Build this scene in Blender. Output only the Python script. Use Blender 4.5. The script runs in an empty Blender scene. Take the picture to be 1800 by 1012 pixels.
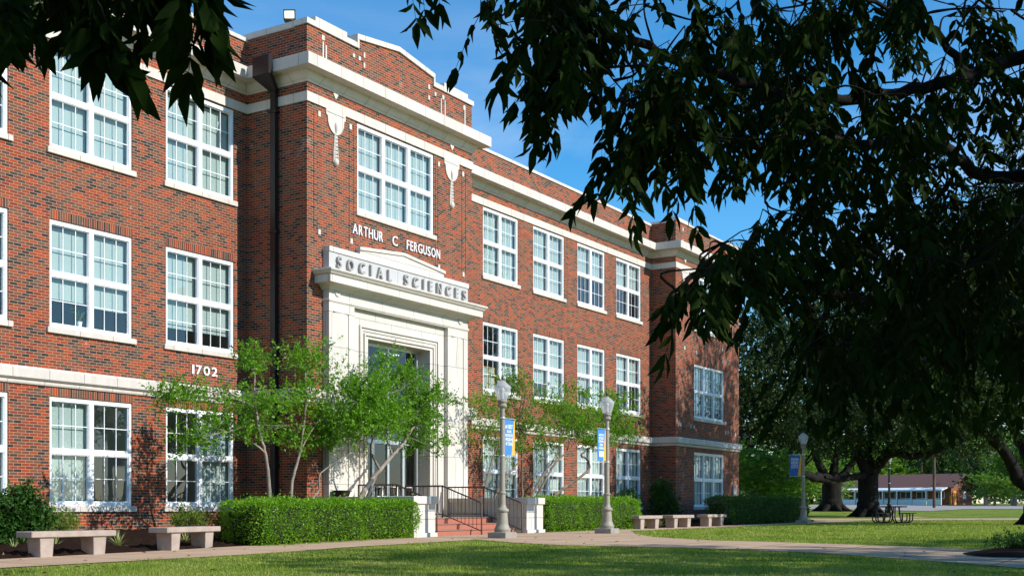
import bpy, math, random
import numpy as np
from mathutils import Vector, Matrix
random.seed(7)
rng = np.random.default_rng(11)
S = bpy.context.scene

# ------------------------------------------------------------------ camera
F, V0, HEAD, DIST, EYE = 2128.3, 891.94, math.radians(57.978), 23.553, 0.9
sn, cs = math.sin(HEAD), math.cos(HEAD)
cam_d = bpy.data.cameras.new("camera")
cam = bpy.data.objects.new("camera", cam_d)
S.collection.objects.link(cam)
cam.location = (0, -DIST, EYE)
cam.rotation_euler = (math.radians(90), 0, -HEAD)
cam_d.sensor_width = 36
cam_d.lens = 36 * F / 1800
cam_d.shift_y = (V0 - 506) / 1800
cam_d.clip_start = 0.1
cam_d.clip_end = 6000
S.camera = cam

# ------------------------------------------------------------------ sun, sky, exposure
SUN = Vector((0.17, -1.0, 0.66)).normalized()
el = math.asin(SUN.z)
az = math.atan2(SUN.x, SUN.y)
sun_d = bpy.data.lights.new("sun", 'SUN')
sun_d.energy = 5.0
sun_d.angle = math.radians(0.53)
sun_d.color = (1.0, 0.945, 0.86)
sun = bpy.data.objects.new("sun", sun_d)
S.collection.objects.link(sun)
sun.location = SUN * 60
sun.rotation_euler = SUN.to_track_quat('Z', 'Y').to_euler()

W = bpy.data.worlds.new("World")
S.world = W
W.use_nodes = True
nt = W.node_tree
nt.nodes.clear()
wo = nt.nodes.new('ShaderNodeOutputWorld')
bg = nt.nodes.new('ShaderNodeBackground')
bg.inputs['Strength'].default_value = 0.135
sky = nt.nodes.new('ShaderNodeTexSky')
sky.sky_type = 'NISHITA'
sky.sun_disc = False
sky.sun_elevation = el
sky.sun_rotation = az
sky.altitude = 300
sky.air_density = 1.0
sky.dust_density = 0.15
sky.ozone_density = 3.0
hs = nt.nodes.new('ShaderNodeHueSaturation')
hs.inputs['Hue'].default_value = 0.495
hs.inputs['Saturation'].default_value = 1.38
hs.inputs['Value'].default_value = 1.3
tc = nt.nodes.new('ShaderNodeTexCoord')
mp = nt.nodes.new('ShaderNodeMapping')
mp.inputs['Scale'].default_value = (1.0, 1.0, 2.6)
mp.inputs['Location'].default_value = (0.35, 0.1, 0.0)
n1 = nt.nodes.new('ShaderNodeTexNoise')
n1.inputs['Scale'].default_value = 3.2
n1.inputs['Detail'].default_value = 9
n1.inputs['Roughness'].default_value = 0.58
n1.inputs['Distortion'].default_value = 0.35
cr = nt.nodes.new('ShaderNodeValToRGB')
cr.color_ramp.elements[0].position = 0.43
cr.color_ramp.elements[0].color = (0, 0, 0, 1)
cr.color_ramp.elements[1].position = 0.78
cr.color_ramp.elements[1].color = (0.75, 0.75, 0.75, 1)
sx = nt.nodes.new('ShaderNodeSeparateXYZ')
hr = nt.nodes.new('ShaderNodeMapRange')          # clouds sit low over the horizon, thin out overhead
hr.inputs['From Min'].default_value = 0.42
hr.inputs['From Max'].default_value = 0.16
mu = nt.nodes.new('ShaderNodeMath')
mu.operation = 'MULTIPLY'
mx = nt.nodes.new('ShaderNodeMixRGB')
mx.inputs['Color2'].default_value = (7.0, 7.4, 8.2, 1)
L = nt.links.new
L(sky.outputs['Color'], hs.inputs['Color'])
L(tc.outputs['Generated'], mp.inputs['Vector'])
L(mp.outputs['Vector'], n1.inputs['Vector'])
L(n1.outputs['Fac'], cr.inputs['Fac'])
L(tc.outputs['Generated'], sx.inputs[0])
L(sx.outputs['Z'], hr.inputs['Value'])
L(cr.outputs['Color'], mu.inputs[0])
L(hr.outputs['Result'], mu.inputs[1])
L(mu.outputs['Value'], mx.inputs['Fac'])
L(hs.outputs['Color'], mx.inputs['Color1'])
L(mx.outputs['Color'], bg.inputs['Color'])
L(bg.outputs['Background'], wo.inputs['Surface'])

S.view_settings.view_transform = 'Standard'
S.view_settings.look = 'None'
S.view_settings.exposure = 0.2
S.view_settings.gamma = 1.0
S.render.engine = 'CYCLES'
S.cycles.max_bounces = 7
S.cycles.transparent_max_bounces = 12
S.cycles.caustics_reflective = False
S.cycles.caustics_refractive = False
S.cycles.sample_clamp_indirect = 6.0

# ------------------------------------------------------------------ placing helpers (world metres)
def onY(u, Y):
    t = (u - 900) / F
    return (Y + DIST) * (t * cs + sn) / (cs - t * sn)
def RF(r, f, z):
    return Vector((r * cs + f * sn, -r * sn + f * cs - DIST, z))
def depth(x, y):
    return x * sn + (y + DIST) * cs
def at(u, v, Y):
    x = onY(u, Y)
    return Vector((x, Y, EYE + (V0 - v) * depth(x, Y) / F))
def atd(u, v, d):
    return RF((u - 900) / F * d, d, EYE + (V0 - v) * d / F)
GD = [-200, 0, 12, 20, 24, 28, 31, 53, 75, 100, 190, 400, 3000]
GZ = [-0.35, -0.22, -0.12, -0.02, 0.03, 0.10, 0.14, 0.20, 0.36, 0.74, 1.42, 2.4, 6.0]
def zg(x, y):
    return float(np.interp(depth(x, y), GD, GZ))
def gpt(u, d):
    p = RF((u - 900) / F * d, d, 0)
    p.z = zg(p.x, p.y)
    return p

# ------------------------------------------------------------------ object helpers
OFF = {}
def tag(o, label=None, cat=None, group=None, kind=None):
    if label: o['label'] = label
    if cat: o['category'] = cat
    if group: o['group'] = group
    if kind: o['kind'] = kind
    return o
def thing(name, loc, label, cat, group=None, rz=0.0):
    o = bpy.data.objects.new(name, None)
    o.empty_display_size = 0.3
    S.collection.objects.link(o)
    o.location = loc
    o.rotation_euler = (0, 0, rz)
    OFF[o.name] = Vector(loc)
    return tag(o, label, cat, group)
def link(name, me, parent=None):
    o = bpy.data.objects.new(name, me)
    S.collection.objects.link(o)
    if parent is not None:
        o.parent = parent
        OFF[o.name] = OFF[parent.name]
    else:
        OFF[o.name] = Vector((0, 0, 0))
    return o
def copy_tree(o, parent=None, mats=None):
    c = o.copy()
    S.collection.objects.link(c)
    if parent is not None:
        c.parent = parent
    OFF[c.name] = OFF[o.name]
    for ch in list(o.children):
        copy_tree(ch, c)
    return c

class MB:
    def __init__(s):
        s.v, s.f, s.sm = [], [], []
    def add(s, vs, fs, smooth=False):
        b = len(s.v)
        s.v += [tuple(p) for p in vs]
        for f in fs:
            s.f.append(tuple(b + i for i in f))
            s.sm.append(smooth)
    def quad(s, a, b, c, d):
        s.add([a, b, c, d], [(0, 1, 2, 3)])
    def box(s, x0, x1, y0, y1, z0, z1):
        s.add([(x0, y0, z0), (x1, y0, z0), (x1, y1, z0), (x0, y1, z0), (x0, y0, z1), (x1, y0, z1), (x1, y1, z1), (x0, y1, z1)],
              [(0, 3, 2, 1), (4, 5, 6, 7), (0, 1, 5, 4), (1, 2, 6, 5), (2, 3, 7, 6), (3, 0, 4, 7)])
    def bevbox(s, x0, x1, y0, y1, z0, z1, b=0.01, tx=0.0, ty=0.0):
        """box with chamfered edges; tx, ty narrow its foot on each side"""
        def ring(ins, z, k):
            ax, ay = tx * k, ty * k
            X0, X1, Y0, Y1 = x0 + ax + ins, x1 - ax - ins, y0 + ay + ins, y1 - ay - ins
            c = b if ins == 0 else 0
            if ins > 0: c = b * 0.5
            return [(X0 + c, Y0, z), (X1 - c, Y0, z), (X1, Y0 + c, z), (X1, Y1 - c, z), (X1 - c, Y1, z), (X0 + c, Y1, z), (X0, Y1 - c, z), (X0, Y0 + c, z)]
        rings = [ring(b, z0, 1), ring(0, z0 + b, 1), ring(0, z1 - b, 0), ring(b, z1, 0)]
        vs = [p for r in rings for p in r]
        fs = [tuple(reversed(range(8))), tuple(range(24, 32))]
        for k in range(3):
            for i in range(8):
                j = (i + 1) % 8
                fs.append((k * 8 + i, k * 8 + j, k * 8 + 8 + j, k * 8 + 8 + i))
        s.add(vs, fs)
    def prism(s, poly, y0, y1):
        """polygon of (x, z) pushed from y0 to y1"""
        n = len(poly)
        vs = [(x, y0, z) for x, z in poly] + [(x, y1, z) for x, z in poly]
        fs = [tuple(range(n)), tuple(reversed(range(n, 2 * n)))]
        for i in range(n):
            j = (i + 1) % n
            fs.append((i, n + i, n + j, j))
        s.add(vs, fs)
    def tube(s, pts, rad, n=8, caps=True, smooth=True):
        pts = [Vector(p) for p in pts]
        if not hasattr(rad, '__len__'): rad = [rad] * len(pts)
        rings = []
        up = None
        for i, p in enumerate(pts):
            t = (pts[min(i + 1, len(pts) - 1)] - pts[max(i - 1, 0)])
            if t.length < 1e-9: t = Vector((0, 0, 1))
            t.normalize()
            if up is None:
                up = Vector((0, 0, 1)) if abs(t.z) < 0.9 else Vector((1, 0, 0))
            a = up - t * up.dot(t)
            if a.length < 1e-4:
                a = t.orthogonal()
            a.normalize()
            up = a
            b = t.cross(a)
            rings.append([p + (a * math.cos(2 * math.pi * k / n) + b * math.sin(2 * math.pi * k / n)) * rad[i] for k in range(n)])
        vs = [q for r in rings for q in r]
        fs = []
        for i in range(len(pts) - 1):
            for k in range(n):
                j = (k + 1) % n
                fs.append((i * n + k, i * n + j, i * n + n + j, i * n + n + k))
        s.add(vs, fs, smooth)
        if caps:
            m = len(pts) - 1
            s.add(rings[0], [tuple(reversed(range(n)))])
            s.add(rings[m], [tuple(range(n))])
    def lathe(s, prof, n=20, c=(0, 0), smooth=True, flute=0.0, fl_range=None):
        vs = []
        for r, z in prof:
            for k in range(n):
                rr = r
                if flute and fl_range[0] <= z <= fl_range[1] and k % 2: rr = r * (1 - flute)
                a = 2 * math.pi * k / n
                vs.append((c[0] + rr * math.cos(a), c[1] + rr * math.sin(a), z))
        fs = []
        for i in range(len(prof) - 1):
            for k in range(n):
                j = (k + 1) % n
                fs.append((i * n + k, i * n + j, i * n + n + j, i * n + n + k))
        s.add(vs, fs, smooth)
        s.add(vs[-n:], [tuple(range(n))])
        s.add(vs[:n], [tuple(reversed(range(n)))])
    def sweep(s, path, prof, close=True):
        """profile of (out, z) carried along a plan polyline, mitred; 'out' is to the right of travel"""
        P = [Vector((p[0], p[1])) for p in path]
        nr = []
        for i in range(len(P) - 1):
            d = (P[i + 1] - P[i]).normalized()
            nr.append(Vector((d.y, -d.x)))
        m = []
        for i in range(len(P)):
            if i == 0: m.append(nr[0])
            elif i == len(P) - 1: m.append(nr[-1])
            else: m.append((nr[i - 1] + nr[i]) / (1 + nr[i - 1].dot(nr[i])))
        n = len(prof)
        vs = []
        for i, p in enumerate(P):
            for o, z in prof:
                q = p + m[i] * o
                vs.append((q.x, q.y, z))
        fs = []
        for i in range(len(P) - 1):
            for k in range(n if close else n - 1):
                j = (k + 1) % n
                fs.append((i * n + k, i * n + n + k, i * n + n + j, i * n + j))
        if close:
            fs.append(tuple(range(n)))
            fs.append(tuple(reversed(range((len(P) - 1) * n, len(P) * n))))
        s.add(vs, fs)
    def build(s, name, mat, parent=None, local=False):
        me = bpy.data.meshes.new(name)
        v = s.v
        if parent is not None and not local:
            o = OFF[parent.name]
            v = [(a - o.x, b - o.y, c - o.z) for a, b, c in v]
        me.from_pydata(v, [], s.f)
        me.polygons.foreach_set('use_smooth', s.sm)
        me.materials.append(mat)
        me.update()
        return link(name, me, parent)

def np_mesh(name, V, faces, mat, parent=None, tint=None, local=False):
    """V (n,3); faces: list of int arrays (m,k)"""
    V = np.asarray(V, dtype=np.float32)
    if parent is not None and not local:
        V = V - np.array(OFF[parent.name], dtype=np.float32)
    me = bpy.data.meshes.new(name)
    me.vertices.add(len(V))
    me.vertices.foreach_set('co', V.ravel())
    tot = sum(f.size for f in faces)
    me.loops.add(tot)
    me.loops.foreach_set('vertex_index', np.concatenate([f.ravel() for f in faces]).astype(np.int32))
    npoly = sum(len(f) for f in faces)
    me.polygons.add(npoly)
    st = np.concatenate([np.full(len(f), f.shape[1]) for f in faces])
    starts = np.concatenate([[0], np.cumsum(st)[:-1]]).astype(np.int32)
    me.polygons.foreach_set('loop_start', starts)
    me.update(calc_edges=True)
    if tint is not None:
        a = me.attributes.new('tint', 'FLOAT', 'POINT')
        a.data.foreach_set('value', np.asarray(tint, dtype=np.float32))
    me.materials.append(mat)
    me.validate()
    return link(name, me, parent)

def text_mesh(txt, width, height, depth_, spacing=1.0, bold=0.0):
    """letters as verts/faces in the XY plane, scaled to width x height, extruded depth_ along +z"""
    cu = bpy.data.curves.new('t', 'FONT')
    cu.body = txt
    cu.size = 1
    cu.space_character = spacing
    cu.extrude = 0.5
    cu.offset = bold
    cu.resolution_u = 3
    o = bpy.data.objects.new('t', cu)
    S.collection.objects.link(o)
    dg = bpy.context.evaluated_depsgraph_get()
    dg.update()
    me = bpy.data.meshes.new_from_object(o.evaluated_get(dg))
    vs = np.array([v.co[:] for v in me.vertices])
    fs = [tuple(p.vertices) for p in me.polygons]
    bpy.data.objects.remove(o)
    bpy.data.meshes.remove(me)
    lo, hi = vs.min(0), vs.max(0)
    vs = (vs - lo) / (hi - lo) * np.array([width, height, depth_])
    return vs, fs

# ------------------------------------------------------------------ materials
def new_mat(name):
    m = bpy.data.materials.new(name)
    m.use_nodes = True
    t = m.node_tree
    t.nodes.clear()
    out = t.nodes.new('ShaderNodeOutputMaterial')
    return m, t, out
def node(t, kind, **kw):
    n = t.nodes.new(kind)
    for k, v in kw.items():
        if k in n.inputs.keys():
            n.inputs[k].default_value = v
        else:
            setattr(n, k, v)
    return n
def rgb(c): return (c[0], c[1], c[2], 1.0)
def ramp(t, stops, interp='LINEAR'):
    r = t.nodes.new('ShaderNodeValToRGB')
    e = r.color_ramp
    e.interpolation = interp
    while len(e.elements) < len(stops): e.elements.new(0.5)
    for el_, (p, c) in zip(e.elements, stops):
        el_.position = p
        el_.color = rgb(c)
    return r
def mixc(t, fac, a, b, mode='MIX'):
    m = t.nodes.new('ShaderNodeMixRGB')
    m.blend_type = mode
    for sock, v in ((m.inputs[0], fac), (m.inputs[1], a), (m.inputs[2], b)):
        if hasattr(v, 'links') or hasattr(v, 'is_linked'): t.links.new(v, sock)
        elif isinstance(v, (int, float)): sock.default_value = v
        else: sock.default_value = rgb(v)
    return m.outputs[0]
def mathn(t, op, a, b=0.0):
    m = t.nodes.new('ShaderNodeMath')
    m.operation = op
    for sock, v in ((m.inputs[0], a), (m.inputs[1], b)):
        if isinstance(v, (int, float)): sock.default_value = v
        else: t.links.new(v, sock)
    return m.outputs[0]
def noise(t, vec, scale, detail=4, rough=0.55):
    n = t.nodes.new('ShaderNodeTexNoise')
    n.inputs['Scale'].default_value = scale
    n.inputs['Detail'].default_value = detail
    n.inputs['Roughness'].default_value = rough
    if vec is not None: t.links.new(vec, n.inputs['Vector'])
    return n.outputs['Fac']
def pos(t):
    return t.nodes.new('ShaderNodeNewGeometry').outputs['Position']
def principled(t, out, color=None, rough=0.6, metal=0.0, spec=0.5):
    p = t.nodes.new('ShaderNodeBsdfPrincipled')
    p.inputs['Roughness'].default_value = rough
    p.inputs['Metallic'].default_value = metal
    p.inputs['Specular IOR Level'].default_value = spec
    if color is not None:
        if hasattr(color, 'is_linked'): t.links.new(color, p.inputs['Base Color'])
        else: p.inputs['Base Color'].default_value = rgb(color)
    t.links.new(p.outputs[0], out.inputs['Surface'])
    return p
def bump(t, p, height, strength=0.3, dist=0.01):
    b = t.nodes.new('ShaderNodeBump')
    b.inputs['Strength'].default_value = strength
    b.inputs['Distance'].default_value = dist
    t.links.new(height, b.inputs['Height'])
    t.links.new(b.outputs[0], p.inputs['Normal'])
def plain(name, col, rough=0.6, metal=0.0, var=0.15, scale=6.0, spec=0.35, bmp=0.0):
    m, t, out = new_mat(name)
    f = noise(t, pos(t), scale, 5)
    d = tuple(c * (1 - var) for c in col)
    l = tuple(min(1, c * (1 + var)) for c in col)
    c = mixc(t, f, d, l)
    p = principled(t, out, c, rough, metal, spec)
    if bmp: bump(t, p, noise(t, pos(t), scale * 8, 4), bmp, 0.01)
    return m

BRICKS = [(0.00, (0.030, 0.027, 0.028)), (0.10, (0.054, 0.040, 0.035)), (0.17, (0.090, 0.050, 0.036)), (0.28, (0.145, 0.066, 0.042)),
          (0.42, (0.200, 0.044, 0.023)), (0.55, (0.275, 0.048, 0.018)), (0.70, (0.205, 0.064, 0.031)), (0.80, (0.34, 0.056, 0.016)), (0.92, (0.19, 0.032, 0.017))]
def brick_mat(name, soldier=False):
    m, t, out = new_mat(name)
    P = pos(t)
    s = node(t, 'ShaderNodeSeparateXYZ')
    t.links.new(P, s.inputs[0])
    xy = mathn(t, 'ADD', s.outputs['X'], s.outputs['Y'])
    cb = node(t, 'ShaderNodeCombineXYZ')
    if soldier:
        t.links.new(s.outputs['Z'], cb.inputs[0]); t.links.new(xy, cb.inputs[1])
    else:
        t.links.new(xy, cb.inputs[0]); t.links.new(s.outputs['Z'], cb.inputs[1])
    b = t.nodes.new('ShaderNodeTexBrick')
    b.offset = 0.0 if soldier else 0.5
    b.inputs['Scale'].default_value = 1.0
    b.inputs['Color1'].default_value = (0, 0, 0, 1)
    b.inputs['Color2'].default_value = (1, 1, 1, 1)
    b.inputs['Mortar'].default_value = (0.5, 0.5, 0.5, 1)
    b.inputs['Mortar Size'].default_value = 0.0058
    b.inputs['Mortar Smooth'].default_value = 0.15
    b.inputs['Bias'].default_value = 0.0
    b.inputs['Brick Width'].default_value = 8.0 if soldier else 0.2032
    b.inputs['Row Height'].default_value = 0.0677
    t.links.new(cb.outputs[0], b.inputs['Vector'])
    r = ramp(t, BRICKS, 'CONSTANT')
    t.links.new(b.outputs['Color'], r.inputs['Fac'])
    fine = noise(t, P, 55, 3)
    mps = node(t, 'ShaderNodeMapping')
    mps.inputs['Scale'].default_value = (1.6, 1.6, 0.22)
    t.links.new(P, mps.inputs['Vector'])
    streak = noise(t, mps.outputs[0], 1.2, 5, 0.6)
    big = mathn(t, 'ADD', mathn(t, 'MULTIPLY', noise(t, P, 0.45, 4), 0.6), mathn(t, 'MULTIPLY', streak, 0.4))
    c = mixc(t, 1.0, r.outputs[0], mixc(t, fine, (0.78, 0.78, 0.78), (1.22, 1.22, 1.22)), 'MULTIPLY')
    c = mixc(t, 1.0, c, mixc(t, big, (0.66, 0.66, 0.69), (1.30, 1.28, 1.25)), 'MULTIPLY')
    # re-pointed, whitened patches of mortar and lime bloom
    pn = noise(t, P, 1.3, 6, 0.65)
    pr = ramp(t, [(0.63, (0, 0, 0)), (0.73, (1, 1, 1))])
    t.links.new(pn, pr.inputs['Fac'])
    mort = mixc(t, pr.outputs[0], (0.375, 0.25, 0.16), (0.62, 0.53, 0.44))
    c = mixc(t, mathn(t, 'MULTIPLY', pr.outputs[0], 0.22), c, (0.5, 0.43, 0.38))
    c = mixc(t, b.outputs['Fac'], c, mort)
    p = principled(t, out, c, 0.85, 0, 0.25)
    inv = mathn(t, 'SUBTRACT', 1.0, b.outputs['Fac'])
    h = mathn(t, 'ADD', inv, mathn(t, 'MULTIPLY', fine, 0.3))
    bump(t, p, h, 0.35, 0.006)
    return m
def stone_mat(name, col=(0.62, 0.575, 0.52), joint=0.95, row=40.0, stain=0.8):
    m, t, out = new_mat(name)
    P = pos(t)
    s = node(t, 'ShaderNodeSeparateXYZ')
    t.links.new(P, s.inputs[0])
    xy = mathn(t, 'ADD', s.outputs['X'], s.outputs['Y'])
    cb = node(t, 'ShaderNodeCombineXYZ')
    t.links.new(xy, cb.inputs[0]); t.links.new(mathn(t, 'ADD', s.outputs['Z'], 0.31), cb.inputs[1])
    b = t.nodes.new('ShaderNodeTexBrick')
    b.offset = 0.5
    b.inputs['Scale'].default_value = 1.0
    b.inputs['Color1'].default_value = (0.94, 0.94, 0.93, 1)
    b.inputs['Color2'].default_value = (1.04, 1.03, 1.02, 1)
    b.inputs['Mortar'].default_value = (0.40, 0.37, 0.33, 1)
    b.inputs['Mortar Size'].default_value = 0.0085
    b.inputs['Mortar Smooth'].default_value = 0.3
    b.inputs['Brick Width'].default_value = joint
    b.inputs['Row Height'].default_value = row
    t.links.new(cb.outputs[0], b.inputs['Vector'])
    # streaky weathering, stretched down the face
    mpn = node(t, 'ShaderNodeMapping')
    mpn.inputs['Scale'].default_value = (3.2, 3.2, 0.55)
    t.links.new(P, mpn.inputs['Vector'])
    w = noise(t, mpn.outputs[0], 1.6, 7, 0.62)
    wr = ramp(t, [(0.42, (0, 0, 0)), (0.72, (1, 1, 1))])
    t.links.new(w, wr.inputs['Fac'])
    fine = noise(t, P, 30, 4)
    c = mixc(t, fine, tuple(x * 0.92 for x in col), tuple(x * 1.06 for x in col))
    c = mixc(t, mathn(t, 'MULTIPLY', wr.outputs[0], 0.42 * stain), c, tuple(x * y for x, y in zip(col, (0.55, 0.56, 0.58))))
    c = mixc(t, 1.0, c, b.outputs['Color'], 'MULTIPLY')
    p = principled(t, out, c, 0.8, 0, 0.3)
    bump(t, p, mathn(t, 'SUBTRACT', mathn(t, 'MULTIPLY', fine, 0.25), b.outputs['Fac']), 0.25, 0.006)
    return m
def leaf_mat(name, dark, light, trans=0.3, rough=0.45, spec=0.35, tcol=None):
    m, t, out = new_mat(name)
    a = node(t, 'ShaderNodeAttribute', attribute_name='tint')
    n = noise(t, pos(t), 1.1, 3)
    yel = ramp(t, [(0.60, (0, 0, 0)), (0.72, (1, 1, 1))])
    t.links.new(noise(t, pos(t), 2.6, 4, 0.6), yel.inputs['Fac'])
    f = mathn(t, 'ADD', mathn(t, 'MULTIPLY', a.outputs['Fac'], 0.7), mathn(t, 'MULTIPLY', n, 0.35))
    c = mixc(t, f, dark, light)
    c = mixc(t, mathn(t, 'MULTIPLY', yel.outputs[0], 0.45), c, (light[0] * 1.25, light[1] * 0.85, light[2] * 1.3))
    p = t.nodes.new('ShaderNodeBsdfPrincipled')
    p.inputs['Roughness'].default_value = rough
    p.inputs['Specular IOR Level'].default_value = spec
    t.links.new(c, p.inputs['Base Color'])
    tr = t.nodes.new('ShaderNodeBsdfTranslucent')
    tcx = mixc(t, 1.0, c, tcol or (1.5, 1.5, 0.45), 'MULTIPLY')
    t.links.new(tcx, tr.inputs['Color'])
    ms = t.nodes.new('ShaderNodeMixShader')
    ms.inputs[0].default_value = trans
    t.links.new(p.outputs[0], ms.inputs[1])
    t.links.new(tr.outputs[0], ms.inputs[2])
    t.links.new(ms.outputs[0], out.inputs['Surface'])
    return m
def glass_mat(name, tint=(0.80, 0.93, 0.90), boost=1.0):
    m, t, out = new_mat(name)
    tr = node(t, 'ShaderNodeBsdfTransparent')
    tr.inputs['Color'].default_value = rgb(tint)
    gl = node(t, 'ShaderNodeBsdfGlossy')
    gl.inputs['Roughness'].default_value = 0.0
    gl.inputs['Color'].default_value = (0.95, 0.97, 1, 1)
    fr = node(t, 'ShaderNodeFresnel')
    fr.inputs['IOR'].default_value = 1.52
    g = node(t, 'ShaderNodeNewGeometry')
    front = mathn(t, 'SUBTRACT', 1.0, g.outputs['Backfacing'])
    fac = mathn(t, 'MULTIPLY', mathn(t, 'MULTIPLY', fr.outputs[0], 1.7 * boost), front)
    fac = mathn(t, 'MINIMUM', fac, 1.0)
    # float glass is never quite flat
    bp = node(t, 'ShaderNodeBump')
    bp.inputs['Strength'].default_value = 0.02
    bp.inputs['Distance'].default_value = 0.05
    t.links.new(noise(t, pos(t), 1.3, 2), bp.inputs['Height'])
    t.links.new(bp.outputs[0], gl.inputs['Normal'])
    ms = node(t, 'ShaderNodeMixShader')
    t.links.new(fac, ms.inputs[0])
    t.links.new(tr.outputs[0], ms.inputs[1])
    t.links.new(gl.outputs[0], ms.inputs[2])
    t.links.new(ms.outputs[0], out.inputs['Surface'])
    return m
def emit_mat(name, col, s):
    m, t, out = new_mat(name)
    e = node(t, 'ShaderNodeEmission')
    e.inputs['Color'].default_value = rgb(col)
    e.inputs['Strength'].default_value = s
    t.links.new(e.outputs[0], out.inputs['Surface'])
    return m
def bark_mat(name, a, b, sc=6.0):
    m, t, out = new_mat(name)
    mpn = node(t, 'ShaderNodeMapping')
    mpn.inputs['Scale'].default_value = (1, 1, 0.3)
    t.links.new(pos(t), mpn.inputs['Vector'])
    f = noise(t, mpn.outputs[0], sc, 8, 0.65)
    r = ramp(t, [(0.35, a), (0.65, b)])
    t.links.new(f, r.inputs['Fac'])
    p = principled(t, out, r.outputs[0], 0.9, 0, 0.2)
    bump(t, p, f, 0.7, 0.03)
    return m

M = {}
M['brick'] = brick_mat('red brick')
M['soldier'] = brick_mat('soldier brick', True)
M['stone'] = stone_mat('limestone')
M['stone_block'] = stone_mat('limestone ashlar', (0.64, 0.60, 0.545), 1.45, 0.92, 0.6)
M['sign_stone'] = stone_mat('grey limestone', (0.50, 0.50, 0.50), 1.3, 40, 0.35)
M['letter_stone'] = plain('letter stone', (0.34, 0.33, 0.31), 0.8, var=0.1)  # darker than the block: stain plus the letters' side shade put into the colour
M['white'] = plain('white window paint', (0.84, 0.85, 0.87), 0.35, var=0.03)
M['white_metal'] = plain('white lettering', (0.86, 0.86, 0.86), 0.35, var=0.03)
M['glass'] = glass_mat('window glass', (0.85, 0.935, 0.92))
M['dark_glass'] = glass_mat('door glass', (0.62, 0.66, 0.65), 0.8)
M['alu'] = plain('aluminium', (0.62, 0.64, 0.67), 0.35, 0.6, 0.05)
M['bronze'] = plain('brown metal downspout', (0.024, 0.018, 0.018), 0.4, 0.2, 0.2)
M['rail'] = plain('brown painted rail', (0.085, 0.055, 0.042), 0.45, 0.3, 0.15)
M['interior'] = plain('room walls', (0.40, 0.43, 0.41), 0.9, var=0.1, scale=1)
M['dark_room'] = plain('room furniture', (0.06, 0.06, 0.06), 0.8)
M['roof'] = plain('flat roof', (0.2, 0.2, 0.2), 0.9)
M['tread'] = plain('red step tile', (0.40, 0.135, 0.09), 0.7, var=0.2, scale=14)
M['nosing'] = plain('step nosing', (0.30, 0.18, 0.14), 0.8)
M['lamp_post'] = plain('grey green lamp post paint', (0.30, 0.275, 0.22), 0.55, var=0.18, scale=9, bmp=0.1)
M['plinth'] = plain('stained concrete', (0.30, 0.27, 0.235), 0.9, var=0.35, scale=7, bmp=0.3)
M['bench'] = plain('cast stone', (0.37, 0.30, 0.255), 0.85, var=0.38, scale=5, bmp=0.45)
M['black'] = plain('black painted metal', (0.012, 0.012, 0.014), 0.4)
M['black_plastic'] = plain('black plastic', (0.015, 0.015, 0.016), 0.35)
M['dark_finial'] = plain('dark finial', (0.03, 0.028, 0.04), 0.4)
M['blue_cloth'] = plain('blue banner', (0.05, 0.22, 0.56), 0.7, var=0.12, scale=4)
M['deep_blue'] = plain('navy banner', (0.04, 0.15, 0.46), 0.7, var=0.15, scale=3)
M['gold'] = plain('gold banner edge', (0.78, 0.44, 0.06), 0.7, var=0.1)
M['white_ink'] = plain('white print', (0.85, 0.87, 0.9), 0.7, var=0.02)
M['crepe_bark'] = bark_mat('pale smooth bark', (0.13, 0.105, 0.085), (0.36, 0.31, 0.26), 5)
M['crepe_bark_brown'] = bark_mat('brown smooth bark', (0.11, 0.075, 0.05), (0.24, 0.175, 0.125), 4)
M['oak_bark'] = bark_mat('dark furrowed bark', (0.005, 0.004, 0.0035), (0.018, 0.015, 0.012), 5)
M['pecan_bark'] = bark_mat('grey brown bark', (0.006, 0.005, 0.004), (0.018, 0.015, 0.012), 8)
M['pale_bark'] = bark_mat('pale bark', (0.2, 0.16, 0.12), (0.38, 0.33, 0.27), 3)
M['crepe_leaf'] = leaf_mat('light green leaf', (0.030, 0.120, 0.008), (0.21, 0.44, 0.025), 0.38)
M['crepe_leaf_red'] = leaf_mat('bronze tipped leaf', (0.038, 0.120, 0.010), (0.23, 0.41, 0.03), 0.38)
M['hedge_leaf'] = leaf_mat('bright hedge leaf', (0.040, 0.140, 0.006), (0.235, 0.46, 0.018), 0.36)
M['hedge_core'] = plain('hedge twigs', (0.02, 0.03, 0.01), 0.9, var=0.4, scale=20)
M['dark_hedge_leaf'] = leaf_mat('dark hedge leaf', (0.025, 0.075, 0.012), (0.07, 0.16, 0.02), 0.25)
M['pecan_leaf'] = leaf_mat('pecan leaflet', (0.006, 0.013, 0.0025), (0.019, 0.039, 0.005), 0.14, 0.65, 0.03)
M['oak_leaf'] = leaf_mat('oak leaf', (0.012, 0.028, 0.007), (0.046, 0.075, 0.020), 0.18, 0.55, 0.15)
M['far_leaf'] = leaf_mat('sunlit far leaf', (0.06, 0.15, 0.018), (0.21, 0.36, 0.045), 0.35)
M['far_leaf_dark'] = leaf_mat('shaded far leaf', (0.02, 0.06, 0.012), (0.06, 0.13, 0.022), 0.25)  # pair of far leaf colours with sun and shade mixed in
M['holly_leaf'] = leaf_mat('glossy dark leaf', (0.012, 0.045, 0.010), (0.05, 0.13, 0.018), 0.15, 0.42, 0.15)
M['shrub_leaf'] = leaf_mat('yellow green leaf', (0.075, 0.15, 0.015), (0.20, 0.28, 0.04), 0.3)
M['varieg'] = leaf_mat('striped yellow green blade', (0.14, 0.22, 0.05), (0.62, 0.62, 0.28), 0.2)
M['wood_pole'] = bark_mat('weathered wood pole', (0.07, 0.045, 0.03), (0.16, 0.105, 0.07), 3)
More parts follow.
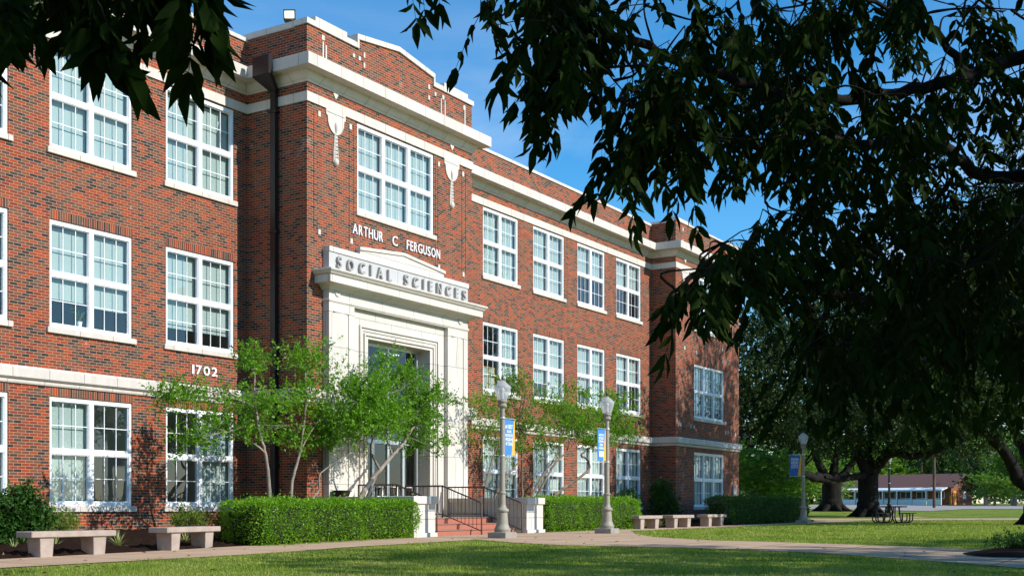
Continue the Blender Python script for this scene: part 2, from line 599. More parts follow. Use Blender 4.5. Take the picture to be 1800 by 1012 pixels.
M['shingle'] = plain('brown shingles', (0.16, 0.085, 0.07), 0.9, var=0.25, scale=5)
M['pav_white'] = plain('white painted trim', (0.72, 0.76, 0.80), 0.6)
M['pav_blue'] = plain('pale blue panel', (0.62, 0.67, 0.70), 0.6, var=0.2, scale=1.2)
M['orange'] = plain('orange door', (0.65, 0.25, 0.03), 0.6)
M['pav_dark'] = plain('porch shadow board', (0.05, 0.035, 0.03), 0.8)
M['grey_panel'] = plain('grey painted panel', (0.33, 0.29, 0.28), 0.6)
M['flood_lens'] = emit_mat('lit lens', (0.93, 1.0, 0.93), 2.2)
M['tube'] = emit_mat('ceiling tube', (0.95, 1.0, 0.95), 1.6)
def blind_mat():
    m, t, out = new_mat('pale vertical blind')
    P = pos(t)
    s = node(t, 'ShaderNodeSeparateXYZ')
    t.links.new(P, s.inputs[0])
    w = mathn(t, 'FRACT', mathn(t, 'MULTIPLY', s.outputs['X'], 11.0))
    f = mathn(t, 'LESS_THAN', w, 0.09)
    c = mixc(t, noise(t, P, 0.9, 2), (0.36, 0.40, 0.385), (0.45, 0.485, 0.465))
    c = mixc(t, mathn(t, 'MULTIPLY', f, 0.22), c, (0.27, 0.34, 0.34))
    p = principled(t, out, c, 0.8, 0, 0.2)
    return m
M['blind'] = blind_mat()
def globe_mat():
    m, t, out = new_mat('prismatic acrylic globe')
    tr = node(t, 'ShaderNodeBsdfTransparent')
    tr.inputs['Color'].default_value = (0.92, 0.93, 0.95, 1)
    p = node(t, 'ShaderNodeBsdfPrincipled')
    p.inputs['Base Color'].default_value = (0.80, 0.81, 0.83, 1)
    p.inputs['Roughness'].default_value = 0.25
    tl = node(t, 'ShaderNodeBsdfTranslucent')
    tl.inputs['Color'].default_value = (0.8, 0.8, 0.82, 1)
    m1 = node(t, 'ShaderNodeMixShader')
    m1.inputs[0].default_value = 0.5
    t.links.new(p.outputs[0], m1.inputs[1]); t.links.new(tl.outputs[0], m1.inputs[2])
    m2 = node(t, 'ShaderNodeMixShader')
    m2.inputs[0].default_value = 0.52
    t.links.new(tr.outputs[0], m2.inputs[1]); t.links.new(m1.outputs[0], m2.inputs[2])
    t.links.new(m2.outputs[0], out.inputs['Surface'])
    return m
M['globe'] = globe_mat()
def lawn_mat():
    m, t, out = new_mat('mown lawn')
    P = pos(t)
    a = noise(t, P, 0.35, 6, 0.6)
    b = noise(t, P, 3.0, 6, 0.65)
    d = noise(t, P, 45, 4, 0.6)
    r1 = ramp(t, [(0.34, (0.10, 0.18, 0.022)), (0.52, (0.23, 0.31, 0.045)), (0.72, (0.33, 0.33, 0.09))])
    t.links.new(mathn(t, 'ADD', mathn(t, 'MULTIPLY', a, 0.55), mathn(t, 'MULTIPLY', b, 0.45)), r1.inputs['Fac'])
    r2 = ramp(t, [(0.30, (0.45, 0.45, 0.4)), (0.7, (1.35, 1.3, 1.1))])
    t.links.new(d, r2.inputs['Fac'])
    c = mixc(t, 1.0, r1.outputs[0], r2.outputs[0], 'MULTIPLY')
    p = principled(t, out, c, 0.9, 0, 0.1)
    bump(t, p, d, 0.9, 0.06)
    return m
M['lawn'] = lawn_mat()
def blade_mat():
    m, t, out = new_mat('grass blade')
    a = node(t, 'ShaderNodeAttribute', attribute_name='tint')
    n = noise(t, pos(t), 0.55, 5, 0.6)
    f = mathn(t, 'ADD', mathn(t, 'MULTIPLY', a.outputs['Fac'], 0.5), mathn(t, 'MULTIPLY', n, 0.65))
    r = ramp(t, [(0.25, (0.085, 0.18, 0.018)), (0.54, (0.27, 0.355, 0.06)), (0.80, (0.48, 0.45, 0.17))])
    t.links.new(f, r.inputs['Fac'])
    df = node(t, 'ShaderNodeBsdfDiffuse')
    t.links.new(r.outputs[0], df.inputs['Color'])
    tl = node(t, 'ShaderNodeBsdfTranslucent')
    t.links.new(mixc(t, 1.0, r.outputs[0], (1.3, 1.4, 0.5), 'MULTIPLY'), tl.inputs['Color'])
    ms = node(t, 'ShaderNodeMixShader')
    ms.inputs[0].default_value = 0.3
    t.links.new(df.outputs[0], ms.inputs[1]); t.links.new(tl.outputs[0], ms.inputs[2])
    t.links.new(ms.outputs[0], out.inputs['Surface'])
    return m
M['blade'] = blade_mat()
def concrete_mat(name, col, joint=1.5):
    m, t, out = new_mat(name)
    P = pos(t)
    a = noise(t, P, 0.8, 6, 0.6)
    b = noise(t, P, 60, 3, 0.6)
    c = mixc(t, a, tuple(x * 0.75 for x in col), tuple(x * 1.18 for x in col))
    c = mixc(t, 1.0, c, mixc(t, b, (0.8, 0.8, 0.8), (1.15, 1.15, 1.15)), 'MULTIPLY')
    br = node(t, 'ShaderNodeTexBrick')
    br.offset = 0
    br.inputs['Scale'].default_value = 1
    br.inputs['Color1'].default_value = (1, 1, 1, 1)
    br.inputs['Color2'].default_value = (0.93, 0.93, 0.93, 1)
    br.inputs['Mortar'].default_value = (0.28, 0.26, 0.23, 1)
    br.inputs['Mortar Size'].default_value = 0.02
    br.inputs['Brick Width'].default_value = joint
    br.inputs['Row Height'].default_value = joint
    t.links.new(P, br.inputs['Vector'])
    c = mixc(t, 1.0, c, br.outputs['Color'], 'MULTIPLY')
    p = principled(t, out, c, 0.95, 0, 0.02)
    bump(t, p, b, 0.3, 0.004)
    return m
M['walk'] = concrete_mat('pinkish concrete walk', (0.53, 0.375, 0.255), 1.8)
M['asphalt'] = plain('pale worn asphalt', (0.36, 0.32, 0.29), 0.95, var=0.15, scale=2, spec=0.1)
M['mulch'] = plain('dark shredded mulch', (0.026, 0.015, 0.011), 0.95, var=0.9, scale=30, spec=0.03, bmp=1.0)
# ================================================================== SETTING: ground, walks, beds
def sheet(name, x0, x1, y0, y1, nx, ny, zf, mat, kind='structure', keep=None):
    xs, ys = np.linspace(x0, x1, nx + 1), np.linspace(y0, y1, ny + 1)
    V = [(x, y, zf(x, y)) for y in ys for x in xs]
    Fc = [[j * (nx + 1) + i, j * (nx + 1) + i + 1, (j + 1) * (nx + 1) + i + 1, (j + 1) * (nx + 1) + i] for j in range(ny) for i in range(nx)]
    o = np_mesh(name, V, [np.array(Fc)], mat)
    tag(o, kind=kind)
    return o
# lawn: one sheet in rows across the view, out to the horizon
ds = [-400, -100, -30, -5] + list(np.arange(0, 60, 1.0)) + [62, 66, 70, 75, 80, 90, 100, 120, 150, 190, 250, 400, 800, 1500, 3000]
rs = [-1.3, -0.9, -0.6, -0.45, -0.3, -0.15, 0, 0.15, 0.3, 0.45, 0.6, 0.9, 1.3]
V, Fc = [], []
for d in ds:
    wd = max(60, abs(d) * 1.6)
    for r in rs:
        p = RF(r * wd, d, 0)
        V.append((p.x, p.y, float(np.interp(d, GD, GZ))))
n = len(rs)
for j in range(len(ds) - 1):
    for i in range(n - 1):
        Fc.append([j * n + i, j * n + i + 1, (j + 1) * n + i + 1, (j + 1) * n + i])
lawn = np_mesh('lawn', V, [np.array(Fc)], M['lawn'])
tag(lawn, 'green mown lawn with worn yellow patches in front of the brick building', 'lawn', kind='structure')

def band(name, left, right, mat, dz, n=60, m=6, label=None, cat='path'):
    """a walk between two plan polylines, draped on the ground"""
    def res(pl, k):
        pl = [Vector(p) for p in pl]
        ln = [0]
        for a, b in zip(pl, pl[1:]): ln.append(ln[-1] + (b - a).length)
        out = []
        for i in range(k + 1):
            s_ = ln[-1] * i / k
            for q in range(len(pl) - 1):
                if s_ <= ln[q + 1] + 1e-9:
                    f = (s_ - ln[q]) / max(1e-9, ln[q + 1] - ln[q])
                    out.append(pl[q].lerp(pl[q + 1], f))
                    break
        return out
    A, B = res(left, n), res(right, n)
    V, Fc = [], []
    for a, b in zip(A, B):
        for k in range(m + 1):
            p = a.lerp(b, k / m)
            V.append((p.x, p.y, zg(p.x, p.y) + dz))
    for i in range(n):
        for k in range(m):
            q = i * (m + 1) + k
            Fc.append([q, q + 1, q + m + 2, q + m + 1])
    o = np_mesh(name, V, [np.array(Fc)], mat)
    return tag(o, label, cat, kind='structure')
band('front_path', [(-2, -7.0), (12, -6.95), (17, -7.3), (20, -7.0), (23, -7.25), (33, -7.2), (34.5, -6.4), (62, -6.4), (75, -6.4)],
     [(-2, -4.75), (12, -4.75), (17, -4.75), (20, -4.75), (24, -5.0), (33, -5.0), (34.5, -5.0), (62, -5.0), (75, -5.0)], M['walk'], 0.012, 160, 6,
     'pinkish concrete walk running along the building past the benches')
band('entrance_path', [(24.6, -7.0), (23.4, -9.0), (23.0, -10.6), (23.4, -13.2), (23.0, -16.0), (21.3, -18.6), (19.9, -20.4), (18, -24)],
     [(33.6, -6.9), (30.8, -8.4), (28.2, -10.2), (27.0, -12.2), (26.8, -14.6), (26.4, -17.2), (25.0, -20.6), (23.4, -24.4)], M['walk'], 0.016, 90, 10,
     'concrete walk leading from the entrance steps across the lawn')
def bed(name, x0, x1, y0, y1, rise, nx, ny, label):
    def zf(x, y):
        k = (y - y0) / (y1 - y0)
        return zg(x, y) + 0.006 + rise * math.sin(min(1, max(0, k)) * math.pi / 2) + 0.085 * random.random() ** 2 * (1 if 0.02 < k else 0)
    o = sheet(name, x0, x1, y0, y1, nx, ny, zf, M['mulch'])
    tag(o, label, 'mulch bed')
bed('mulch_bed', -2, 24.6, -4.76, 0.05, 0.2, 240, 44, 'dark mulch bed under the left windows and benches')
bed('mulch_bed', 31.3, 58, -5.0, 0.05, 0.1, 180, 30, 'dark mulch bed under the right wing windows')
# far walks, parking court and street under the oaks
def rfband(name, pts_l, pts_r, mat, dz, label, cat):
    l = [RF((u - 900) / F * d, d, 0).xy for u, d in pts_l]
    r = [RF((u - 900) / F * d, d, 0).xy for u, d in pts_r]
    band(name, l, r, mat, dz, 60, 4, label, cat)
rfband('cross_path', [(1425, 60), (1800, 62), (2100, 64)], [(1425, 66), (1800, 67.5), (2100, 69)], M['walk'], 0.02, 'narrow shaded walk crossing the lawn behind the picnic table', 'path')
rfband('parking_lot', [(1200, 128), (1560, 96), (1640, 92), (1700, 104), (2000, 112), (2600, 112)], [(1200, 172), (1560, 172), (1640, 172), (1700, 172), (2000, 172), (2600, 172)], M['asphalt'], 0.03, 'pale sunlit parking court in front of the low brown roofed building', 'parking lot')

# ================================================================== THE BRICK BUILDING
XA, X0, X1, X2, X3 = 4.0, 24.08, 31.82, 49.456, 57.0
YB, YE, BACK, GZ0 = -2.15, -1.2, 15.0, -0.3
TOPZ = 13.52
BLD = thing('college_building', (28.0, 0.0, 0.14), 'three storey red brick college building with cream limestone trim and white windows', 'building')

WINS = {}            # openings per wall
def wall_front(mb, c, a0, a1, z0, z1, ops, th=0.24):
    xs = sorted({a0, a1} | {o[0] for o in ops} | {o[1] for o in ops})
    zs = sorted({z0, z1} | {o[2] for o in ops} | {o[3] for o in ops})
    for i in range(len(xs) - 1):
        for j in range(len(zs) - 1):
            mx_, mz = (xs[i] + xs[i + 1]) / 2, (zs[j] + zs[j + 1]) / 2
            if any(o[0] < mx_ < o[1] and o[2] < mz < o[3] for o in ops): continue
            for y, fl in ((c, 0), (c + th, 1)):
                q = [(xs[i], y, zs[j]), (xs[i + 1], y, zs[j]), (xs[i + 1], y, zs[j + 1]), (xs[i], y, zs[j + 1])]
                mb.quad(*(q if not fl else q[::-1]))
    for x0, x1, q0, q1 in ops:
        mb.quad((x0, c, q0), (x0, c + th, q0), (x0, c + th, q1), (x0, c, q1))
        mb.quad((x1, c, q0), (x1, c, q1), (x1, c + th, q1), (x1, c + th, q0))
        mb.quad((x0, c, q1), (x0, c + th, q1), (x1, c + th, q1), (x1, c, q1))
        mb.quad((x0, c, q0), (x1, c, q0), (x1, c + th, q0), (x0, c + th, q0))

ROWS = {1: (0.94, 3.45), 2: (5.02, 7.49), 3: (9.11, 11.555)}
W2 = 2.36
LW = [14.37 - 3.43, 14.37, 17.80, 21.23]
RW = [35.73, 39.18, 42.62, 46.04]
wins = []            # (x0, x1, z0, z1, plane, columns, key)
for i, x in enumerate(LW):
    for r in (1, 2, 3): wins.append((x, x + W2, *ROWS[r], 0.0, 2, ('L', i, r)))
for i, x in enumerate(RW):
    for r in (1, 2, 3): wins.append((x, x + W2, *ROWS[r], 0.0, 2, ('R', i, r)))
BW = (26.15, 29.76)
wins.append((*BW, *ROWS[3], YB, 3, ('B', 0, 3)))
EW = (51.49, 55.06)
for r in (1, 2, 3): wins.append((*EW, *ROWS[r], YE, 3, ('E', 0, r)))
PORT = (X0 + 1.95, X0 + 5.85, 0.2, 5.75)
def ops(pl, lo, hi): return [w[:4] for w in wins if abs(w[4] - pl) < 1e-6 and lo <= w[0] <= hi]

m = MB(); wall_front(m, 0.0, XA, X0, GZ0, TOPZ, ops(0.0, XA, X0)); LEFTWALL = m.build('brick_wall', M['brick'], BLD)
m = MB(); wall_front(m, 0.0, X1, X2, GZ0, TOPZ, ops(0.0, X1, X2)); m.build('brick_wall', M['brick'], BLD)
# projecting bay: front with its stepped gable parapet, sides
GAB = [(0, 13.60), (2.1, 13.60), (2.1, 13.84), (3.93, 14.09), (5.62, 13.84), (5.62, 13.60), (7.74, 13.60)]
m = MB()
wall_front(m, YB, X0, X1, GZ0, 12.7, ops(YB, X0, X1) + [PORT])
m.prism([(X0, 12.7)] + [(X1, 12.7)] + [(X0 + a, z) for a, z in reversed(GAB)], YB, YB + 0.34)
for x, s_ in ((X0, 1), (X1, -1)):
    m.box(min(x, x + 0.3 * s_), max(x, x + 0.3 * s_), YB + 0.003, 0.0, GZ0, 12.7)
    m.box(min(x, x + 0.3 * s_), max(x, x + 0.3 * s_), YB + 0.34, 3.2, 12.7, 13.57)
# stacked vertical brick strips that mark the piers
for a in (0.30, 0.47, 1.76, 1.93, 5.80, 5.94, 7.22, 7.42):
    m.box(X0 + a - 0.045, X0 + a + 0.045, YB - 0.012, YB + 0.01, 8.25, 11.4)
BAYWALL = m.build('brick_wall', M['brick'], BLD)
m = MB()
wall_front(m, YE, X2, X3, GZ0, 13.66, ops(YE, X2, X3))
m.box(X2, X2 + 0.3, YE + 0.003, 0.0, GZ0, 13.60)
m.box(X2, X2 + 0.3, 0.0, 3.0, 12.5, 13.60)
m.box(X3 - 0.3, X3, YE + 0.003, BACK, GZ0, 13.60)
m.build('brick_wall', M['brick'], BLD)
m = MB()
m.box(XA, XA + 0.3, 0.24, BACK, GZ0, TOPZ)
m.box(XA + 0.3, X3 - 0.3, BACK - 0.3, BACK, GZ0, TOPZ)
m.build('rear_wall', M['brick'], BLD)
m = MB(); m.box(XA + 0.3, X3 - 0.3, 0.3, BACK - 0.3, 12.75, 12.9)
m.box(X0 + 0.3, X1 - 0.3, YB + 0.34, 0.3, 12.75, 12.9); m.box(X2 + 0.3, X3 - 0.3, YE + 0.24, 0.3, 12.75, 12.9)
m.build('roof', M['roof'], BLD)
# rooms behind the glass: floors, corridor wall, cross walls
m = MB()
for z in (0.35, 4.25, 8.35, 12.45):
    m.box(XA + 0.3, X3 - 0.3, 0.26, 6.0, z - 0.14, z + 0.14)
    if z > 8:
        m.box(X0 + 0.3, X1 - 0.3, YB + 0.26, 0.26, z - 0.14, z + 0.14)
    m.box(X2 + 0.3, X3 - 0.3, YE + 0.26, 0.26, z - 0.14, z + 0.14)
m.box(X0 + 0.3, X1 - 0.3, YB + 0.26, 0.26, 0.3, 0.44)
m.box(XA + 0.3, X3 - 0.3, 6.0, 6.2, 0, 12.6)
for x in (13.6, 20.68, 24.3, 31.6, 38.6, 45.5, 49.5):
    for z0, z1 in ((0.49, 4.11), (4.39, 8.21), (8.49, 12.31)):
        m.box(x, x + 0.15, 0.26, 6.0, z0, z1)
m.build('interior', M['interior'], BLD)
m = MB()
for x in (12.2, 16.0, 19.2, 22.4, 36.4, 40.5, 43.4):
    for z in (4.07, 8.17):
        m = MB(); m.box(x, x + 0.16, 1.0, 3.4, z - 0.02, z + 0.03); m.build('ceiling_light', M['tube'], BLD)
for x in (27.0, 28.8):
    m = MB(); m.box(x, x + 0.5, -1.2, -0.9, 5.5, 5.53); m.build('ceiling_light', M['tube'], BLD)

# soldier courses over first and second floor windows
for w in wins:
    if w[6][2] in (1, 2):
        m = MB(); m.box(w[0], w[1], w[4] - 0.004, w[4] + 0.05, w[3] + 0.002, w[3] + 0.207); m.build('soldier_course', M['soldier'], BLD)

# windows
BL = {}              # how far each blind is drawn, per sash column: (upper, lower) fraction or None = no blind
def blinds_for(key, cols):
    k = {('L', 2, 2): [0.73, 0.76], ('L', 3, 2): [0.83, 0.83], ('L', 2, 1): [1.0, None], ('L', 3, 1): [None, 1.0], ('L', 1, 2): [0.75, 0.75], ('L', 1, 1): [1, 1],
         ('R', 0, 2): [None, 0.78], ('R', 1, 2): [0.74, 0.97], ('R', 2, 2): [0.71, 1.0], ('R', 3, 2): [0.5, 0.5], ('R', 2, 3): [0.52, 0.52], ('R', 3, 3): [0.52, 0.55],
         ('R', 1, 1): [1, 0.8], ('R', 2, 1): [0.85, 1], ('R', 3, 1): [1, 1], ('E', 0, 1): [1, 0.9, 1], ('E', 0, 2): [0.86, 0.86, 0.86]}
    return k.get(key, [1.0] * cols)
LBL = {('L', 2, 2): 'window with blinds drawn two thirds down and a potted plant on the sill'}
for (x0, x1, z0, z1, c, cols, key) in wins:
    f = MB()
    ya, yb = c + 0.03, c + 0.135
    sd, tp, ml, md, bt = 0.07, 0.11, 0.125, 0.12, 0.095
    f.box(x0, x0 + sd, ya, yb, z0, z1)
    f.box(x1 - sd, x1, ya, yb, z0, z1)
    f.box(x0 + sd, x1 - sd, ya, yb, z1 - tp, z1)
    f.box(x0 + sd, x1 - sd, ya, yb, z0, z0 + bt)
    lw = ((x1 - x0) - 2 * sd - (cols - 1) * ml) / cols
    zm = (z0 + z1) / 2
    lites = []
    for k in range(cols):
        a = x0 + sd + k * (lw + ml)
        if k < cols - 1:
            f.box(a + lw, a + lw + ml, ya - 0.006, yb, z0 + bt, z1 - tp)
        f.box(a, a + lw, ya + 0.012, yb, zm - md / 2, zm + md / 2)
        for q0, q1 in ((z0 + bt, zm - md / 2), (zm + md / 2, z1 - tp)):
            lites.append((a, a + lw, q0, q1))
            # slim inner sash rim
            for b0, b1, c0, c1 in ((a, a + 0.02, q0, q1), (a + lw - 0.02, a + lw, q0, q1), (a + 0.02, a + lw - 0.02, q0, q0 + 0.02), (a + 0.02, a + lw - 0.02, q1 - 0.02, q1)):
                f.box(b0, b1, ya + 0.03, yb - 0.01, c0, c1)
            for j in (1, 2):
                xm = a + lw * j / 3
                f.box(xm - 0.009, xm + 0.009, c + 0.080, c + 0.099, q0 + 0.02, q1 - 0.02)
            qm = (q0 + q1) / 2
            f.box(a + 0.02, a + lw - 0.02, c + 0.0815, c + 0.0975, qm - 0.009, qm + 0.009)
    win = f.build('window', M['white'], BLD)
    if key in LBL: win['label'] = LBL[key]
    g = MB()
    for a, b, q0, q1 in lites:
        y = c + 0.104
        g.quad((a, y, q0), (b, y, q0), (b, y, q1), (a, y, q1))
    g.build('pane', M['glass'], win)
    bl = blinds_for(key, cols)
    for k, fr in enumerate(bl):
        if fr is None: continue
        b = MB()
        a = x0 + sd + k * (lw + ml)
        zt = z1 - tp - 0.02
        zb = zt - (zt - z0 - bt - 0.02) * fr
        jit = random.uniform(-0.01, 0.01)
        nv = 12
        wv = (lw + 0.03) / nv
        for q in range(nv):         # slightly fanned vanes
            xa = a - 0.015 + q * wv
            e0, e1 = (0.004, 0.0) if q % 2 else (0.0, 0.004)
            b.quad((xa, c + 0.205 + jit + e0, zb), (xa + wv, c + 0.205 + jit + e1, zb), (xa + wv, c + 0.205 + jit + e1, zt), (xa, c + 0.205 + jit + e0, zt))
        b.box(a - 0.015, a + lw + 0.015, c + 0.195 + jit, c + 0.22 + jit, zb - 0.03, zb - 0.002)
        b.build('blind', M['blind'], win)
    s_ = MB()
    s_.bevbox(x0 - 0.09, x1 + 0.09, c - 0.065, c + 0.08, z0 - 0.135, z0 - 0.002, 0.008)
    s_.build('sill', M['stone'], win)
# potted plant standing inside on the sill, and two boards leaning in a window
p = MB()
px, pz = 18.75, 5.12
p.lathe([(0.05, pz), (0.075, pz + 0.13), (0.08, pz + 0.15)], 12, (px, 0.19))
pot = p.build('potted_plant', M['white_metal'])
tag(pot, 'small white pot with leafy plant standing inside a second floor window', 'potted plant')
q = MB()
for k in range(9):
    a = k * 0.75; L_ = 0.16 + 0.08 * (k % 3)
    q.tube([(px, 0.19, pz + 0.14), (px + 0.5 * L_ * math.cos(a), 0.19 + 0.03 * math.sin(a), pz + 0.14 + L_ * 0.9), (px + 1.1 * L_ * math.cos(a), 0.19 + 0.05 * math.sin(a), pz + 0.16 + L_ * 0.8)], [0.006, 0.014, 0.003], 5)
q.build('leaves', M['shrub_leaf'], pot)
q = MB()
for a in (35.86, 36.34):
    for x_a, x_b, za, zb in ((a, a + 0.05, 5.14, 5.95), (a + 0.38, a + 0.43, 5.14, 5.95), (a + 0.05, a + 0.38, 5.90, 5.95)):
        q.box(x_a, x_b, 0.17, 0.20, za, zb)
fr_ = q.build('wooden_frame', plain('raw timber', (0.40, 0.27, 0.10), 0.7))
tag(fr_, 'raw timber frame with pale paper leaning inside the window behind the nearest lamp globe', 'frame')
q = MB()
q.box(35.91, 36.24, 0.18, 0.19, 5.14, 5.90); q.box(36.39, 36.72, 0.18, 0.19, 5.14, 5.90)
q.build('paper', M['blind'], fr_)

# stone bands, belt course, cornice swept along the facade
FAC = [(XA, 0), (X0, 0), (X0, YB), (X1, YB), (X1, 0), (X2, 0), (X2, YE), (X3, YE), (X3, BACK)]
m = MB(); m.sweep(FAC, [(-0.02, 11.575), (0.035, 11.575), (0.035, 11.82), (-0.02, 11.82)]); m.build('lintel_band', M['stone'], BLD)
belt = [(-0.02, 3.665), (0.04, 3.665), (0.055, 3.70), (0.055, 3.745), (0.09, 3.765), (0.13, 3.80), (0.13, 4.0), (0.10, 4.05), (-0.02, 4.07)]
Lp = [(XA, 0), (X0, 0), (X0, YB), (X0 + 0.63, YB)]
Rp = [(X0 + 7.205, YB), (X1, YB), (X1, 0), (X2, 0), (X2, YE), (X3, YE), (X3, BACK)]
for pth in (Lp, Rp):
    m = MB(); m.sweep(pth, belt); m.build('belt_course', M['stone'], BLD)
m = MB()
m.sweep(FAC, [(-0.02, 12.08), (0.03, 12.08), (0.04, 12.13), (0.075, 12.16), (0.10, 12.22), (0.13, 12.27), (0.15, 12.345), (0.45, 12.345), (0.45, 12.365), (0.45, 12.645), (0.44, 12.655), (-0.02, 12.69)])
m.build('cornice', M['stone'], BLD)
for pth in ([(XA, 0), (X0 - 0.002, 0)], [(X1 + 0.002, 0), (X2 - 0.002, 0)]):
    m = MB(); m.sweep(pth, [(-0.34, 13.52), (0.045, 13.52), (0.045, 13.625), (-0.34, 13.65)])
    m.build('coping', M['stone'], BLD)
m = MB()
def cop(a0, za, a1, zb, h, out=0.05, base=X0, y=YB):
    m.add([(base + a0, y - out, za), (base + a1, y - out, zb), (base + a1, y + 0.4, zb), (base + a0, y + 0.4, za),
           (base + a0, y - out, za + h), (base + a1, y - out, zb + h), (base + a1, y + 0.4, zb + h), (base + a0, y + 0.4, za + h)],
          [(0, 3, 2, 1), (4, 5, 6, 7), (0, 1, 5, 4), (1, 2, 6, 5), (2, 3, 7, 6), (3, 0, 4, 7)])
cop(-0.05, 13.60, 0.28, 13.60, 0.145); cop(0.28, 13.60, 1.57, 13.60, 0.27); cop(1.57, 13.60, 2.08, 13.60, 0.145)
cop(2.02, 13.843, 3.93, 14.093, 0.145, 0.055); cop(3.93, 14.093, 5.70, 13.843, 0.145, 0.055)
m.box(X0 + 2.02, X0 + 2.098, YB - 0.055, YB + 0.4, 13.60, 13.843); m.box(X0 + 5.622, X0 + 5.70, YB - 0.055, YB + 0.4, 13.60, 13.843)
cop(5.70, 13.60, 6.17, 13.60, 0.145); cop(6.17, 13.60, 7.45, 13.60, 0.27); cop(7.45, 13.60, 7.79, 13.60, 0.145)
m.box(X0 - 0.05, X0 + 0.34, YB + 0.4, 3.2, 13.575, 13.735); m.box(X1 - 0.34, X1 + 0.05, YB + 0.4, 3.2, 13.575, 13.735)
m.build('coping', M['stone'], BLD)
m = MB()
# end bay
m.box(X2 - 0.05, X2 + 1.45, YE - 0.05, YE + 0.45, 13.66, 13.82); m.box(X2 + 1.45, X3 - 1.45, YE - 0.05, YE + 0.35, 13.66, 13.74)
m.box(X3 - 1.45, X3 + 0.05, YE - 0.05, YE + 0.45, 13.66, 13.82)
m.box(X2 - 0.05, X2 + 0.34, YE + 0.45, 3.0, 13.60, 13.70); m.box(X3 - 0.34, X3 + 0.05, YE + 0.45, BACK, 13.60, 13.70)
m.build('coping', M['stone'], BLD)

# small stone accents on the bay and end bay
def sq(x, z, c, w=0.10, h=0.14):
    m = MB(); m.box(x - w / 2, x + w / 2, c - 0.022, c + 0.02, z - h / 2, z + h / 2); m.build('stone_accent', M['stone'], BLD)
for a, z in ((0.47, 11.35), (1.76, 11.35), (0.47, 8.22), (1.80, 8.22), (5.93, 11.33), (7.23, 11.33), (5.94, 8.21), (7.25, 8.2)): sq(X0 + a, z, YB)
for a, z, w, h in ((0.62, 13.42, 0.11, 0.13), (0.62, 13.0, 0.05, 0.62), (0.74, 13.0, 0.05, 0.5), (1.9, 13.35, 0.09, 0.1), (2.15, 13.35, 0.09, 0.11), (2.35, 13.5, 0.08, 0.14), (2.35, 13.22, 0.08, 0.14),
                   (5.42, 13.52, 0.09, 0.13), (5.42, 13.2, 0.08, 0.13), (5.75, 13.4, 0.09, 0.11), (6.15, 13.42, 0.11, 0.13), (6.05, 13.05, 0.04, 0.62), (6.25, 13.05, 0.04, 0.6), (7.3, 13.42, 0.11, 0.14), (7.33, 13.05, 0.05, 0.6)): sq(X0 + a, z, YB, w, h)
for x, z in ((50.2, 13.4), (51.5, 13.4), (51.9, 13.4), (50.2, 12.85), (49.98, 4.62), (51.1, 4.62), (51.45, 5.0), (51.45, 4.6), (55.25, 4.98), (55.25, 4.55), (55.55, 4.55), (56.5, 4.5), (51.75, 8.05), (54.85, 8.5), (54.85, 7.9), (50.4, 8.1), (56.1, 9.0)): sq(x, z, YE, 0.11, 0.17)
for x, z, c in ((X0 + 1.13, 12.05, YB), (X0 + 6.62, 12.05, YB), (50.45, 12.05, YE), (56.0, 12.05, YE)):
    m = MB(); m.prism([(x, z - 0.14), (x + 0.10, z), (x, z + 0.14), (x - 0.10, z)], c - 0.03, c + 0.02); m.build('stone_accent', M['stone'], BLD)
# pendant ornaments
def ornament(x, c):
    o_ = MB()
    hw = 0.40
    pl = [(x - hw, 11.575), (x + hw, 11.575), (x + hw, 11.42), (x + hw - 0.06, 11.40)]
    for k in range(1, 10):
        a = math.pi * k / 10
        pl.append((x + (hw - 0.06) * math.cos(a), 11.38 - 0.42 * math.sin(a)))
    pl += [(x - hw + 0.06, 11.40), (x - hw, 11.42)]
    o_.prism(pl[::-1], c - 0.035, c + 0.02)
    o_.box(x - hw + 0.05, x + hw - 0.05, c - 0.05, c - 0.03, 11.50, 11.53)
    for k in range(8):
        z1_ = 11.0 - k * 0.10
        w_ = 0.055 + 0.045 * min(1, k / 5)
        o_.add([(x - w_, c - 0.03, z1_), (x, c - 0.03 - w_ * 0.8, z1_ - 0.05), (x + w_, c - 0.03, z1_), (x + w_ * 0.85, c - 0.03, z1_ - 0.095), (x - w_ * 0.85, c - 0.03, z1_ - 0.095), (x, c - 0.03, z1_ + 0.02)],
               [(0, 1, 5), (5, 1, 2), (0, 4, 1), (1, 3, 2), (1, 4, 3)])
        o_.box(x - w_, x + w_, c - 0.032, c + 0.01, z1_ - 0.098, z1_)
    o_.lathe([(0.0, 10.1), (0.07, 10.14), (0.095, 10.2), (0.085, 10.28), (0.05, 10.32)], 10, (x, c - 0.02))
    o_.lathe([(0.02, 11.0), (0.05, 11.1), (0.065, 11.2), (0.05, 11.27), (0.01, 11.3)], 10, (x, c - 0.04))
    o_.build('pendant_ornament', M['stone'], BLD)
ornament(X0 + 1.13, YB); ornament(X0 + 6.60, YB); ornament(50.45, YE); ornament(56.0, YE)

